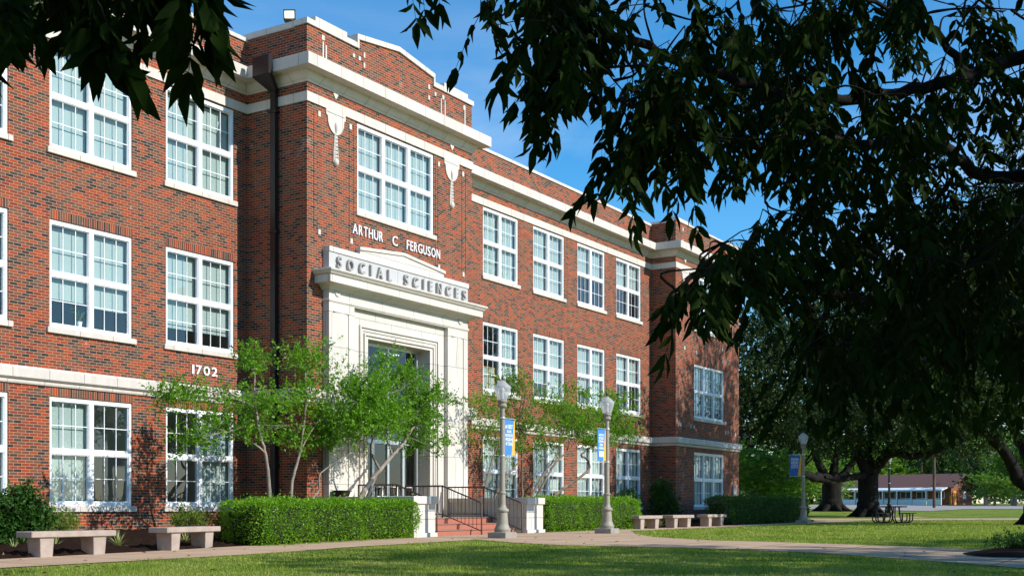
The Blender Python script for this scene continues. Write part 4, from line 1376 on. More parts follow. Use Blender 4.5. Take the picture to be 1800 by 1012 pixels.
# ================================================================== CRAPE MYRTLES
def crape(name, base, stems, blobs, label, bark, leaf, dens=1.0):
    T_ = thing('crape_myrtle', base, label, 'small tree', 'small multi stemmed trees in the front beds')
    mb = MB()
    ends = []
    for pts, r0 in stems:
        c = limb(mb, pts, r0, r0 * 0.4, 7, 7, 0.006)
        ends += c[len(c) // 2:]
    # fine branching into the crown
    cen = [Vector(b[0]) for b in blobs]
    for c, r, n in blobs:
        for k in range(max(3, n // 45)):
            d = Vector(rng.normal(size=3)); d.z = abs(d.z) * 0.6; d.normalize()
            tip = Vector(c) + Vector((d.x * r[0], d.y * r[1], d.z * r[2])) * 0.9
            st = min(ends, key=lambda e: (e - Vector(c)).length + 0.3 * random.random())
            mid = st.lerp(tip, 0.5) + Vector(rng.normal(size=3) * 0.08) + Vector((0, 0, -0.05))
            mb.tube([st, mid, tip], [0.012, 0.008, 0.003], 5)
    mb.build('trunk', bark, T_)
    bl_ = []
    for c, r, n in blobs:                      # each crown mass is several flat sprays with air between
        k = max(2, int(n / 38))
        for q in range(k):
            d = unit(rng.normal(size=(1, 3)))[0] * (0.35 + 0.55 * rng.random())
            cc = tuple(c[i] + d[i] * r[i] for i in range(3))
            s_ = 0.30 + 0.26 * rng.random()
            bl_.append((cc, (r[0] * s_ + 0.08, r[1] * s_ + 0.08, r[2] * s_ * 0.7 + 0.05), max(6, int(n * dens * 0.52 / k))))
    foliage('crown', bl_, leaf, T_, 0.076, 0.040, 17, 0.40, 0.55, bump_=0.4)
    return T_
def A(u, v, Y): return at(u, v, Y)
def blob(u, v, Y, ru, rv, n, ry=0.7):
    """blob centre given where it stands (plane Y) and half sizes in metres"""
    p = at(u, v, Y)
    return ((p.x, p.y, p.z), (ru, ry, rv), n)
Yt = -3.1
crape('a', A(475, 890, Yt), [([A(475, 892, Yt), A(472, 840, Yt), A(466, 795, Yt), A(455, 755, Yt), A(448, 700, Yt), A(447, 640, Yt)], 0.055),
       ([A(466, 795, Yt), A(440, 775, Yt + .1), A(400, 760, Yt + .2), A(350, 770, Yt + .2)], 0.03), ([A(450, 715, Yt), A(410, 700, Yt), A(350, 685, Yt), A(290, 690, Yt)], 0.03)],
      [blob(448, 655, Yt, .42, .55, 170), blob(440, 718, Yt, .75, .38, 260), blob(378, 700, Yt + .1, .75, .20, 130, .4), blob(318, 697, Yt + .1, .60, .16, 150, .4), blob(288, 692, Yt + .1, .25, .12, 60, .3), blob(400, 752, Yt + .2, .8, .32, 270), blob(350, 775, Yt + .2, .5, .22, 130), blob(466, 700, Yt, .35, .35, 60), blob(478, 748, Yt + .2, .38, .22, 90)],
      'small tree with one pale trunk and light green leaves reaching over the house number', M['crepe_bark'], M['crepe_leaf'], 0.85)
Yt = -2.95
crape('b', A(512, 890, Yt), [([A(511, 892, Yt), A(514, 845, Yt), A(526, 800, Yt), A(532, 760, Yt), A(538, 700, Yt), A(535, 640, Yt)], 0.05), ([A(526, 800, Yt), A(545, 760, Yt), A(575, 720, Yt)], 0.028)],
      [blob(528, 632, Yt, .42, .42, 170), blob(558, 655, Yt, .5, .5, 230), blob(538, 705, Yt, .75, .42, 290), blob(588, 690, Yt, .45, .42, 150), blob(520, 765, Yt, .55, .28, 150), blob(575, 750, Yt, .4, .26, 90)],
      'small tree with a pale trunk in front of the shaded bay corner and downspout', M['crepe_bark'], M['crepe_leaf'], 0.8)
Yt = -3.5
crape('c', A(628, 890, Yt), [([A(625, 892, Yt), A(645, 855, Yt), A(668, 825, Yt), A(690, 800, Yt), A(712, 775, Yt), A(730, 745, Yt)], 0.075), ([A(640, 890, Yt + .2), A(655, 850, Yt + .1), A(668, 825, Yt)], 0.06),
       ([A(668, 825, Yt), A(655, 800, Yt), A(655, 760, Yt), A(665, 700, Yt)], 0.04), ([A(690, 800, Yt), A(680, 770, Yt + .1), A(672, 745, Yt)], 0.03),
       ([A(535, 888, Yt + .3), A(560, 862, Yt + .3), A(562, 835, Yt + .3), A(585, 815, Yt + .2), A(620, 795, Yt + .1)], 0.032)],
      [blob(640, 690, Yt, .75, .45, 330), blob(700, 668, Yt, .42, .42, 200), blob(690, 735, Yt, 1.05, .50, 470), blob(625, 745, Yt, .85, .50, 380), blob(745, 745, Yt, .55, .42, 230), blob(750, 700, Yt, .5, .36, 180), blob(600, 780, Yt + .1, .45, .26, 120), blob(745, 785, Yt, .4, .28, 130), blob(680, 635, Yt, .25, .3, 60), blob(772, 705, Yt, .3, .12, 40)],
      'small leaning tree with dense green crown in front of the entrance doors', M['crepe_bark'], M['crepe_leaf'], 1.45)
Yt = -2.9
crape('d', A(868, 880, Yt), [([A(848, 885, Yt), A(855, 845, Yt), A(866, 805, Yt), A(880, 770, Yt)], 0.04), ([A(866, 885, Yt), A(880, 850, Yt), A(900, 825, Yt), A(918, 805, Yt), A(935, 795, Yt)], 0.04),
       ([A(918, 885, Yt + .2), A(917, 840, Yt + .2), A(917, 800, Yt + .2), A(912, 740, Yt)], 0.05), ([A(928, 885, Yt), A(945, 850, Yt), A(965, 820, Yt), A(985, 800, Yt)], 0.045)],
      [blob(905, 690, Yt, .62, .62, 280), blob(925, 745, Yt, .9, .5, 360), blob(858, 720, Yt, .55, .5, 170), blob(845, 765, Yt, .6, .42, 180), blob(960, 720, Yt, .6, .42, 190), blob(892, 785, Yt, .6, .35, 170), blob(955, 785, Yt, .55, .28, 140), blob(978, 690, Yt, .28, .3, 50), blob(900, 660, Yt, .3, .3, 60), blob(830, 715, Yt, .3, .2, 40)],
      'small airy tree with several thin brown stems behind the nearest lamp post', M['crepe_bark_brown'], M['crepe_leaf_red'], 0.8)
Yt = -2.9
crape('e', A(965, 880, Yt), [([A(963, 885, Yt), A(985, 862, Yt), A(1012, 843, Yt), A(1035, 825, Yt), A(1033, 808, Yt), A(1022, 800, Yt), A(1032, 790, Yt), A(1055, 775, Yt)], 0.065), ([A(935, 888, Yt), A(955, 850, Yt), A(975, 815, Yt), A(1000, 790, Yt), A(1020, 770, Yt)], 0.05)],
      [blob(1025, 735, Yt, .9, .48, 340), blob(1075, 735, Yt, .95, .5, 380), blob(1000, 750, Yt, .6, .4, 190), blob(1095, 770, Yt, .55, .42, 200), blob(1040, 770, Yt, .8, .35, 240), blob(985, 725, Yt, .5, .3, 120), blob(1020, 700, Yt, .3, .3, 60), blob(1085, 705, Yt, .5, .25, 110)],
      'small tree with a crooked leaning brown trunk behind the right clipped hedge', M['crepe_bark_brown'], M['crepe_leaf'], 1.2)

# ================================================================== SHRUBS AND STRIPED PLANTS
def shrub(name, base, blobs, mat, label, leafL, leafW, tw, stem=M['hedge_core'], cat='shrub'):
    T_ = thing(name, base, label, cat)
    mb = MB()
    for c, r, n in blobs:
        for k in range(5):
            d = Vector(rng.normal(size=3)); d.z = abs(d.z) + 0.3; d.normalize()
            tip = Vector(c) + Vector((d.x * r[0], d.y * r[1], d.z * r[2])) * 0.8
            b_ = Vector(base) + Vector((0.1 * rng.normal(), 0.1 * rng.normal(), 0))
            mb.tube([b_, b_.lerp(tip, 0.5) + Vector(rng.normal(size=3) * 0.05), tip], [0.014, 0.01, 0.004], 5)
    mb.build('stem', stem, T_)
    foliage('foliage', blobs, mat, T_, leafL, leafW, 12, tw, 0.4, bump_=0.25)
    return T_
Ys = -2.4
shrub('holly_shrub', A(30, 952, Ys), [blob(28, 925, Ys, .50, .50, 420, .45), blob(40, 890, Ys, .38, .36, 240, .4), blob(5, 905, Ys, .42, .4, 200, .4), blob(70, 910, Ys, .22, .25, 90, .3), blob(45, 870, Ys, .16, .16, 40, .2), blob(20, 950, Ys, .4, .2, 110, .4)],
      M['holly_leaf'], 'dark glossy rounded shrub behind the left end of the first bench', 0.075, 0.042, 0.16)
Ys = -1.2
shrub('low_shrub', A(106, 935, Ys), [blob(106, 925, Ys, .30, .20, 120, .3), blob(118, 915, Ys, .2, .2, 60, .25), blob(92, 908, Ys, .08, .22, 26, .1)], M['shrub_leaf'], 'low yellow green shrub with red tips behind the middle of the first bench', 0.05, 0.026, 0.15)
shrub('low_shrub', A(328, 925, Ys), [blob(325, 913, Ys, .32, .18, 130, .3), blob(345, 915, Ys, .28, .16, 90, .3), blob(315, 900, Ys, .06, .22, 24, .08)], M['shrub_leaf'], 'low yellow green shrub under the window left of the clipped hedge', 0.05, 0.026, 0.15)
Ys = -3.6
shrub('low_shrub', A(395, 935, Ys), [blob(392, 918, Ys, .26, .25, 90, .3), blob(400, 938, Ys, .22, .15, 60, .25)], leaf_mat('reddish leaf', (0.10, 0.07, 0.015), (0.26, 0.17, 0.03), 0.25), 'low reddish shrub at the left end of the clipped hedge', 0.045, 0.026, 0.12)
Ys = -1.6
shrub('dark_shrub', A(1166, 905, Ys), [blob(1166, 885, Ys, .62, .62, 420, .6), blob(1160, 860, Ys, .35, .4, 160, .4), blob(1178, 905, Ys, .5, .3, 140, .5)], M['holly_leaf'], 'dark shrub in the shaded corner beside the end bay', 0.08, 0.045, 0.18)
shrub('dark_shrub', A(1104, 890, Ys), [blob(1104, 880, Ys, .4, .45, 180, .4)], M['holly_leaf'], 'dark shrub rising behind the right hedge against a ground floor window', 0.08, 0.045, 0.18)
def varieg(p, label, s=1.0):
    T_ = thing('striped_plant', p, label, 'plant', 'striped yellow green plants in the mulch')
    n = 34
    V, Q, ti = [], [], []
    for k in range(n):
        a = random.random() * 6.283
        tilt = 0.15 + 1.15 * random.random()
        L_ = s * (0.24 + 0.14 * random.random())
        w = 0.013 * s
        d = Vector((math.cos(a) * math.sin(tilt), math.sin(a) * math.sin(tilt), math.cos(tilt)))
        sd = Vector((-math.sin(a), math.cos(a), 0))
        base = len(V)
        for f in (0, .35, .7, 1):
            q = Vector(p) + d * (L_ * f) + Vector((0, 0, -0.28 * L_ * f * f * math.sin(tilt)))
            ww = w * (1 - 0.9 * f)
            V += [q - sd * ww, q + sd * ww]
            ti += [random.random()] * 2
        for i in range(3):
            Q.append([base + 2 * i, base + 2 * i + 1, base + 2 * i + 3, base + 2 * i + 2])
    np_mesh('blades', [tuple(v) for v in V], [np.array(Q)], M['varieg'], T_, ti)
for (u, d, s, lb) in ((97, 24.2, 1.15, 'striped yellow green plant seen under the first bench'), (207, 24.6, 1.15, 'striped yellow green plant in open mulch between the two left benches'),
                      (24, 23.4, 0.8, 'small striped plant beside the left leg of the first bench'), (325, 26.2, 1.0, 'striped yellow green plant seen under the second bench'),
                      (1130, 41.5, 1.1, 'striped plant in the mulch behind the bench by the right hedge'), (1160, 43.5, 1.2, 'striped plant between the two benches near the end bay')):
    p = gpt(u, d)
    p.z += 0.03 + (0.05 if u < 500 else 0.02)
    varieg(p, lb, s)
# shrub bed at the right edge of the lawn
p = gpt(1800, 22.8)
Vb = []
n_ = 28
ring = [(p.x + 1.5 * math.cos(a) * (1 + .08 * math.sin(3 * a)), p.y + 1.1 * math.sin(a)) for a in np.linspace(0, 2 * math.pi, n_, endpoint=False)]
Vb = [(p.x, p.y, zg(p.x, p.y) + 0.12)] + [((x + p.x) / 2, (y + p.y) / 2, zg(x, y) + 0.09 + 0.03 * random.random()) for x, y in ring] + [(x, y, zg(x, y) + 0.012) for x, y in ring]
Fb = [[0, 1 + i, 1 + (i + 1) % n_] for i in range(n_)]
Fq = [[1 + i, 1 + n_ + i, 1 + n_ + (i + 1) % n_, 1 + (i + 1) % n_] for i in range(n_)]
tag(np_mesh('shrub_bed', Vb, [np.array(Fq), np.array(Fb)], M['mulch']), 'round mulch bed at the right edge of the lawn beside the walk', 'mulch bed', kind='structure')
for du, lb in ((-12, 'low small leaved shrub at the left of the round mulch bed'), (22, 'low small leaved shrub at the right of the round mulch bed')):
    q = gpt(1785 + du, 23.3)
    z = q.z + 0.1
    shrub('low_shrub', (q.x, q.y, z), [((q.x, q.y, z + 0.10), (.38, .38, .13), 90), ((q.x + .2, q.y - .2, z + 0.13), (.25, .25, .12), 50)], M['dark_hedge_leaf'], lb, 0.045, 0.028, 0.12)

# ================================================================== PICNIC TABLE
pt = gpt(1569, 54.5)
T_ = thing('picnic_table', pt, 'black metal picnic table with attached seats on the shaded walk', 'picnic table')
dr_, df_ = Vector((cs, -sn, 0)), Vector((sn, cs, 0))
def loc(a, b, z): return pt + dr_ * a + df_ * b + Vector((0, 0, z))
m = MB()
hexa = [loc(0.62 * math.cos(k * math.pi / 4 + .39), 0.62 * math.sin(k * math.pi / 4 + .39), z) for z in (0.71, 0.77) for k in range(8)]
m.add(hexa, [tuple(reversed(range(8))), tuple(range(8, 16))] + [(i, (i + 1) % 8, 8 + (i + 1) % 8, 8 + i) for i in range(8)])
m.build('tabletop', M['black'], T_)
for k in range(4):
    a = k * math.pi / 2 + 0.35
    ca, sa = math.cos(a), math.sin(a)
    def q_(r, t, z): return loc(ca * r - sa * t, sa * r + ca * t, z)
    m = MB()
    pts8 = [q_(r, t, z) for z in (0.43, 0.465) for r, t in ((0.78, -0.3), (1.08, -0.3), (1.08, 0.3), (0.78, 0.3))]
    m.add(pts8, [(0, 3, 2, 1), (4, 5, 6, 7), (0, 1, 5, 4), (1, 2, 6, 5), (2, 3, 7, 6), (3, 0, 4, 7)])
    m.build('seat', M['black'], T_)
    m = MB()
    for t in (-0.2, 0.2):
        m.tube(curve_pts([q_(0.25, t * .7, 0.73), q_(0.28, t, 0.25), q_(0.42, t, 0.04), q_(0.75, t, 0.04), q_(0.92, t, 0.14), q_(0.94, t, 0.43)], 5), 0.03, 6)
    m.build('leg', M['black'], T_)

# ================================================================== OAKS UNDER WHICH THE TABLE STANDS
def oak(base, r, limbs, blobs, label, name='live_oak', leafL=0.18, cat='tree', grp='large spreading oaks beyond the building', leaf=None, flare=1.18):
    T_ = thing(name, base, label, cat, grp)
    mb = MB()
    b = Vector(base)
    top = limbs[0][0][0]
    mb.tube(curve_pts([b + Vector((0, 0, -0.25)), b + Vector((0, 0, 0.15)), b + Vector((0, 0, 0.7)), b.lerp(Vector(top), 0.6), top], 5), [r * flare * 1.15] * 3 + [r * flare] * 4 + [r * 1.12] * 5 + [r] * 9, 12)
    for k in range(7):
        a = k * 0.9 + .3
        e = b + Vector((math.cos(a) * r * 2.3, math.sin(a) * r * 2.3, -0.12))
        mb.tube([b + Vector((math.cos(a) * r * .6, math.sin(a) * r * .6, 0.55)), b + Vector((math.cos(a) * r * 1.4, math.sin(a) * r * 1.4, 0.12)), e], [r * .45, r * .3, r * .08], 6)
    tips = []
    for pts, r0, r1 in limbs:
        c = limb(mb, pts, r0, r1, 8, 7, r0 * 0.08)
        tips += c[len(c) // 3:]
    for c, rr, n in blobs:
        for k in range(5):
            d = Vector(rng.normal(size=3)); d.normalize()
            tip = Vector(c) + Vector((d.x * rr[0], d.y * rr[1], d.z * rr[2])) * 0.75
            st = min(tips, key=lambda e: (e - tip).length)
            mb.tube([st, st.lerp(tip, .5) + Vector(rng.normal(size=3) * 0.2), tip], [r * .13, r * .08, r * .03], 5)
    mb.build('trunk', M['oak_bark'], T_)
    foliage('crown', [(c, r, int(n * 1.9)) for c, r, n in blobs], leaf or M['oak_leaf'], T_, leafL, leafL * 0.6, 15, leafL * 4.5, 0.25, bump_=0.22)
    return T_
def cb(u, v, d, ru, rv, n, rd=None):
    p = atd(u, v, d)
    return ((p.x, p.y, p.z), (ru, rd or ru, rv), n)
def D3(u, v, d): return atd(u, v, d)
oak(gpt(1462, 93), 0.75, [([D3(1462, 850, 93), D3(1448, 840, 92), D3(1420, 835, 90), D3(1385, 815, 88), D3(1340, 800, 87), D3(1305, 770, 86)], 0.5, 0.12), ([D3(1462, 855, 93), D3(1440, 815, 93), D3(1425, 780, 93), D3(1400, 740, 92)], 0.45, 0.12),
     ([D3(1462, 850, 93), D3(1468, 810, 93), D3(1475, 760, 94), D3(1480, 690, 94)], 0.45, 0.1), ([D3(1466, 850, 93), D3(1490, 825, 93), D3(1510, 800, 93), D3(1540, 770, 94)], 0.42, 0.1)],
    [cb(1345, 640, 90, 3.4, 3.6, 260), cb(1400, 590, 92, 4.2, 3.4, 320), cb(1340, 730, 88, 3.2, 2.2, 230), cb(1420, 690, 92, 4.4, 3.0, 330), cb(1480, 620, 94, 4.2, 4.0, 300), cb(1400, 760, 90, 3.6, 1.4, 220), cb(1490, 730, 93, 3.6, 2.4, 220), cb(1330, 580, 92, 2.2, 2.0, 90), cb(1310, 690, 88, 1.8, 2.6, 120)],
    'broad dark oak furthest back, its forked trunk left of the bigger oak', leafL=0.25)
oak(gpt(1526, 74), 0.62, [([D3(1526, 835, 74), D3(1500, 838, 73), D3(1475, 842, 72), D3(1450, 838, 71)], 0.28, 0.1), ([D3(1526, 835, 74), D3(1510, 800, 74), D3(1495, 765, 74), D3(1480, 720, 74)], 0.42, 0.1),
     ([D3(1528, 838, 74), D3(1545, 815, 74), D3(1568, 795, 73), D3(1600, 800, 72), D3(1640, 795, 71), D3(1690, 770, 70)], 0.42, 0.12), ([D3(1526, 830, 74), D3(1530, 780, 75), D3(1545, 720, 75), D3(1560, 640, 75)], 0.4, 0.1)],
    [cb(1500, 690, 74, 3.6, 2.8, 300), cb(1570, 650, 75, 4.0, 3.4, 330), cb(1520, 760, 74, 3.4, 1.4, 220), cb(1600, 750, 73, 3.4, 1.6, 240), cb(1660, 700, 72, 3.6, 2.6, 280), cb(1480, 600, 75, 3.4, 2.8, 220), cb(1620, 580, 75, 3.8, 3.0, 250), cb(1680, 770, 71, 2.4, 1.0, 120), cb(1450, 760, 73, 2.4, 1.2, 130), cb(1545, 560, 76, 3, 2.2, 140)],
    'broad dark oak with thick trunk directly left of the picnic table')
oak(gpt(1822, 50), 0.46, [([D3(1822, 850, 50), D3(1795, 845, 50), D3(1768, 800, 50), D3(1732, 755, 49.5), D3(1700, 715, 49), D3(1660, 680, 48)], 0.36, 0.12), ([D3(1822, 845, 50), D3(1806, 800, 51), D3(1785, 760, 52), D3(1760, 700, 53), D3(1735, 640, 54)], 0.34, 0.1),
     ([D3(1824, 845, 50), D3(1840, 790, 50), D3(1870, 720, 50), D3(1900, 640, 50)], 0.34, 0.1), ([D3(1806, 790, 51), D3(1812, 740, 51), D3(1815, 680, 52)], 0.25, 0.08)],
    [cb(1660, 640, 48, 3.0, 2.6, 330), cb(1740, 600, 50, 3.4, 3.0, 400), cb(1700, 700, 49, 2.4, 1.4, 220), cb(1640, 560, 47, 2.6, 2.4, 240), cb(1800, 640, 52, 3.2, 3.0, 300), cb(1880, 620, 50, 3.4, 3.2, 300), cb(1760, 500, 50, 3.2, 2.2, 260), cb(1600, 690, 46, 2.2, 1.4, 160), cb(1790, 720, 48, 2.0, 1.0, 110), cb(1680, 480, 48, 2.6, 2.0, 180), cb(1700, 430, 50, 3.4, 1.8, 200), cb(1780, 430, 52, 3.4, 1.8, 200), cb(1860, 470, 52, 3.2, 2.4, 200), cb(1835, 330, 51, 3.0, 2.6, 230), cb(1880, 240, 52, 3.0, 2.4, 200), cb(1850, 400, 50, 3.0, 2.2, 200), cb(1930, 330, 52, 3.2, 2.8, 200)],
    'oak at the right edge whose limbs lean left over the lawn', leafL=0.16)
# a neighbour of it just out of the picture, nearer the sun
for (r_, f_, hh, R_, lb) in ((27.0, 20.0, 9.5, 5.0, 'oak outside the right edge, nearest the round mulch bed'),):
    p = RF(r_, f_, 0); p.z = zg(p.x, p.y)
    q = lambda a, b, z: p + Vector((a, b, z))
    oak(p, 0.42, [([q(0, 0, 2.6), q(-1.5, .5, 4.5), q(-3, 1, 6.5)], .3, .08), ([q(0, 0, 2.6), q(1.2, 1.2, 4.8), q(2.6, 2.2, 7)], .3, .08), ([q(0, 0, 2.6), q(.3, -1.2, 5), q(.2, -2.6, 7.2)], .3, .08)],
        [((p.x - 2.4, p.y + .8, p.z + hh - 1.4), (R_ * .6, R_ * .6, 2.2), 230), ((p.x + 2.2, p.y + 1.6, p.z + hh - 1.2), (R_ * .6, R_ * .6, 2.3), 230), ((p.x + .2, p.y - 2.2, p.z + hh - 1.5), (R_ * .6, R_ * .6, 2.2), 230), ((p.x, p.y, p.z + hh + .8), (R_ * .7, R_ * .7, 2.0), 230)],
        lb, leafL=0.2)
# ================================================================== FAR SIDE: low building, poles, trees
def rf_root(name, u, d, label, cat, ang, group=None):
    p = gpt(u, d)
    return thing(name, p, label, cat, group, -HEAD - ang)
PV = rf_root('pavilion', 1672, 178, 'low brown roofed brick building with a long white porch beyond the parking court', 'building', math.radians(45))
# local frame: origin at the near right corner, -x along the front, +y to the back
Lg, Dp = 19.0, 7.0
m = MB(); m.box(-Lg, 0, 0, Dp, -0.3, 2.75); m.prism([(0, 2.75), (Dp, 2.75), (Dp / 2, 4.3)], -0.3, 0)
gv = m.v[-6:]
m.v[-6:] = [(y, x, z) for x, y, z in gv]
m.build('wall', M['brick'], PV, True)
m = MB()
for s_ in (0, 1):
    y0, y1 = (-0.7, Dp / 2) if s_ == 0 else (Dp + 0.7, Dp / 2)
    za = 2.45
    m.add([(-Lg - 0.6, y0, za), (0.7, y0, za), (0.7, y1, 4.55), (-Lg - 0.6, y1, 4.55), (-Lg - 0.6, y0, za + 0.16), (0.7, y0, za + 0.16), (0.7, y1, 4.71), (-Lg - 0.6, y1, 4.71)],
          [(0, 3, 2, 1), (4, 5, 6, 7), (0, 1, 5, 4), (1, 2, 6, 5), (2, 3, 7, 6), (3, 0, 4, 7)])
m.build('roof', M['shingle'], PV, True)
m = MB()
m.add([(-Lg, -0.6, 2.62), (-0.2, -0.6, 2.62), (-0.2, -2.6, 2.25), (-Lg, -2.6, 2.25), (-Lg, -0.6, 2.5), (-0.2, -0.6, 2.5), (-0.2, -2.6, 2.05), (-Lg, -2.6, 2.05)], [(0, 3, 2, 1), (4, 5, 6, 7), (0, 1, 5, 4), (1, 2, 6, 5), (2, 3, 7, 6), (3, 0, 4, 7)])
m.build('porch_roof', M['pav_white'], PV, True)
for k in range(9):
    x = -Lg + 0.2 + k * (Lg - 0.6) / 8
    m = MB(); m.box(x - 0.08, x + 0.08, -2.55, -2.4, -0.2, 2.15); m.build('porch_post', M['pav_white'], PV, True)
for k in range(8):
    x = -Lg + 0.3 + k * (Lg - 0.6) / 8
    m = MB(); m.box(x + 0.08, x + 2.15, -2.5, -2.45, -0.1, 0.85); m.build('porch_panel', M['pav_blue' if k in (3, 4, 5) else 'pav_white'], PV, True)
for k in range(7):
    x = -Lg + 0.6 + k * 2.6
    f = MB()
    for a, b, c_, e in ((0, .08, .95, 2.0), (1.72, 1.8, .95, 2.0), (.08, 1.72, 1.92, 2.0), (.08, 1.72, .95, 1.03), (.86, .94, 1.03, 1.92)):
        f.box(x + a, x + b, -0.06, 0.02, c_, e)
    w_ = f.build('window', M['pav_white'], PV, True)
    f = MB(); f.quad((x + .05, -0.02, 1.0), (x + 1.75, -0.02, 1.0), (x + 1.75, -0.02, 1.95), (x + .05, -0.02, 1.95)); f.build('pane', M['black'], w_, True)
m = MB(); m.box(0.0, 0.06, 0.5, 1.6, -0.1, 2.1); m.box(-0.2, 0.06, -0.08, -0.02, -0.1, 1.4); m.build('door', M['orange'], PV, True)
f = MB(); f.box(0.0, 0.07, 3.8, 4.8, 0.9, 2.0); f.build('window', M['pav_white'], PV, True)

for u, d, vtop, rr, lb in ((1642, 118, 795, 0.14, 'brown wooden utility pole standing in front of the low roofed building'), (1620, 196, 800, 0.15, 'grey topped utility pole rising behind the low roof')):
    p = gpt(u, d)
    q = thing('utility_pole', p, lb, 'pole')
    h = EYE + (V0 - 560) * d / F - p.z if u == 1642 else EYE + (V0 - vtop) * d / F - p.z + 1.5
    m = MB(); m.lathe([(rr, -0.3), (rr * 0.75, h)], 10); m.build('pole', M['wood_pole'], q, True)
    m = MB(); m.box(-1.1, 1.1, -0.06, 0.06, h - 0.6, h - 0.45); m.build('crossarm', M['wood_pole'], q, True)

def far_tree(u, d, h, R_, label, proto=[None, None], dark=0, trunk=True):
    p = gpt(u, d)
    if proto[dark] is None:
        T_ = thing('background_tree', p, label, 'tree', 'trees along the far side')
        mb = MB()
        limb(mb, [p + Vector((0, 0, -.3)), p + Vector((.1, 0, 2)), p + Vector((0, .2, 4)), p + Vector((.2, 0, 6.5))], 0.28, 0.08)
        for k in range(6):
            a = k * 1.05
            limb(mb, [p + Vector((0, 0, 2.2 + .3 * k)), p + Vector((math.cos(a) * 1.2, math.sin(a) * 1.2, 4 + .3 * k)), p + Vector((math.cos(a) * 2.4, math.sin(a) * 2.4, 5.5 + .3 * k))], 0.1, 0.02, 6)
        mb.build('trunk', M['pale_bark'], T_)
        bl_ = []
        for k in range(13):
            a = rng.random() * 6.283; rr = 2.6 * math.sqrt(rng.random()); z = 2.6 + 5.6 * rng.random()
            s_ = 1.0 + 1.0 * rng.random()
            rr *= 1 - 0.45 * max(0, (z - 6) / 3)
            bl_.append(((p.x + rr * math.cos(a), p.y + rr * math.sin(a), p.z + z), (s_ * 1.15, s_ * 1.15, s_), 75))
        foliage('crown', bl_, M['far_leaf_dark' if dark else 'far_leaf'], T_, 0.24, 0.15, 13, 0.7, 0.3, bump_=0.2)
        T_.scale = (R_ / 4.0, R_ / 4.0, h / 9.5)
        proto[dark] = T_
        return T_
    c = copy_tree(proto[dark])
    c.location = p
    c['label'] = label
    c.rotation_euler = (0, 0, rng.random() * 6.28)
    c.scale = (R_ / 4.0, R_ / 4.0, h / 9.5)
    return c
FT = [(1325, 78, 5.2, 3.4, 'rounded pale green tree beside the end bay of the brick building', 0), (1372, 104, 5.0, 4.0, 'light green tree behind the shaded lamp post banner', 0), (1290, 110, 9, 5, 'green tree partly hidden behind the end bay', 0),
      (1415, 130, 6.5, 5.5, 'green tree glimpsed between the lamp post and the oak trunks', 0), (1480, 215, 13, 9, 'sunlit tree behind the left end of the low roof', 0), (1550, 230, 15, 10, 'sunlit tree behind the middle of the low roof', 0),
      (1625, 225, 14, 9, 'tall sunlit tree behind the utility poles', 0), (1690, 200, 15, 9, 'dark tree right of the low building gable', 1), (1735, 170, 12, 7, 'green tree with pale trunks right of the dark tree', 1),
      (1782, 160, 10, 6.5, 'bright green tree at the far right beyond the parking court', 0), (1850, 180, 14, 9, 'tree beyond the far right corner', 1), (1748, 150, 4.5, 3.2, 'small bright tree in front of the dark far tree', 0),
      (1440, 240, 14, 10, 'far tree seen under the left oak', 1), (1395, 220, 12, 9, 'far tree behind the light green tree', 1), (1930, 150, 13, 9, 'tree outside the right edge of the parking court', 0), (1580, 260, 17, 12, 'tall dark far tree behind the low roof', 1), (1660, 260, 17, 12, 'tall far tree behind the gable', 1)]
for u, d, h, R_, lb, dk in FT: far_tree(u, d, h, R_, lb, dark=dk)
# the wood that closes the view: too far to tell its trees apart
wb = []
for k in range(84):
    r = 35 + k * 5.6 + 2 * rng.normal(); f = 300 + 25 * rng.normal()
    p = RF(r, f, 0); z = zg(p.x, p.y)
    hh = 8 + 4 * rng.random()
    wb.append(((p.x, p.y, z + hh * 0.45), (8, 8, hh * 0.58), 150))
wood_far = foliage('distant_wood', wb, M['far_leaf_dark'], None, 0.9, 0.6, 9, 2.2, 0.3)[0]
tag(wood_far, 'far green wood closing the view beyond the low building', 'woods', kind='stuff')
# pale house glimpsed under the trees beside the end bay
HS = rf_root('house', 1372, 190, 'pale house glimpsed under the trees between the end bay and the oaks', 'house', math.radians(20))
m = MB(); m.box(-9, 3, 0, 7, -0.3, 2.9); m.build('wall', plain('cream siding', (0.55, 0.50, 0.40), 0.8), HS, True)
m = MB(); m.add([(-9.5, -.6, 2.8), (3.5, -.6, 2.8), (3.5, 3.5, 4.6), (-9.5, 3.5, 4.6), (-9.5, 7.6, 2.8), (3.5, 7.6, 2.8)], [(0, 1, 2, 3), (3, 2, 5, 4), (0, 3, 4), (1, 5, 2)]); m.build('roof', M['shingle'], HS, True)
for x in (-7.5, -4.5, -1.2, 1.2):
    m = MB(); m.box(x, x + 1.1, -0.04, 0.02, 0.9, 2.1); m.build('window', M['black'], HS, True)

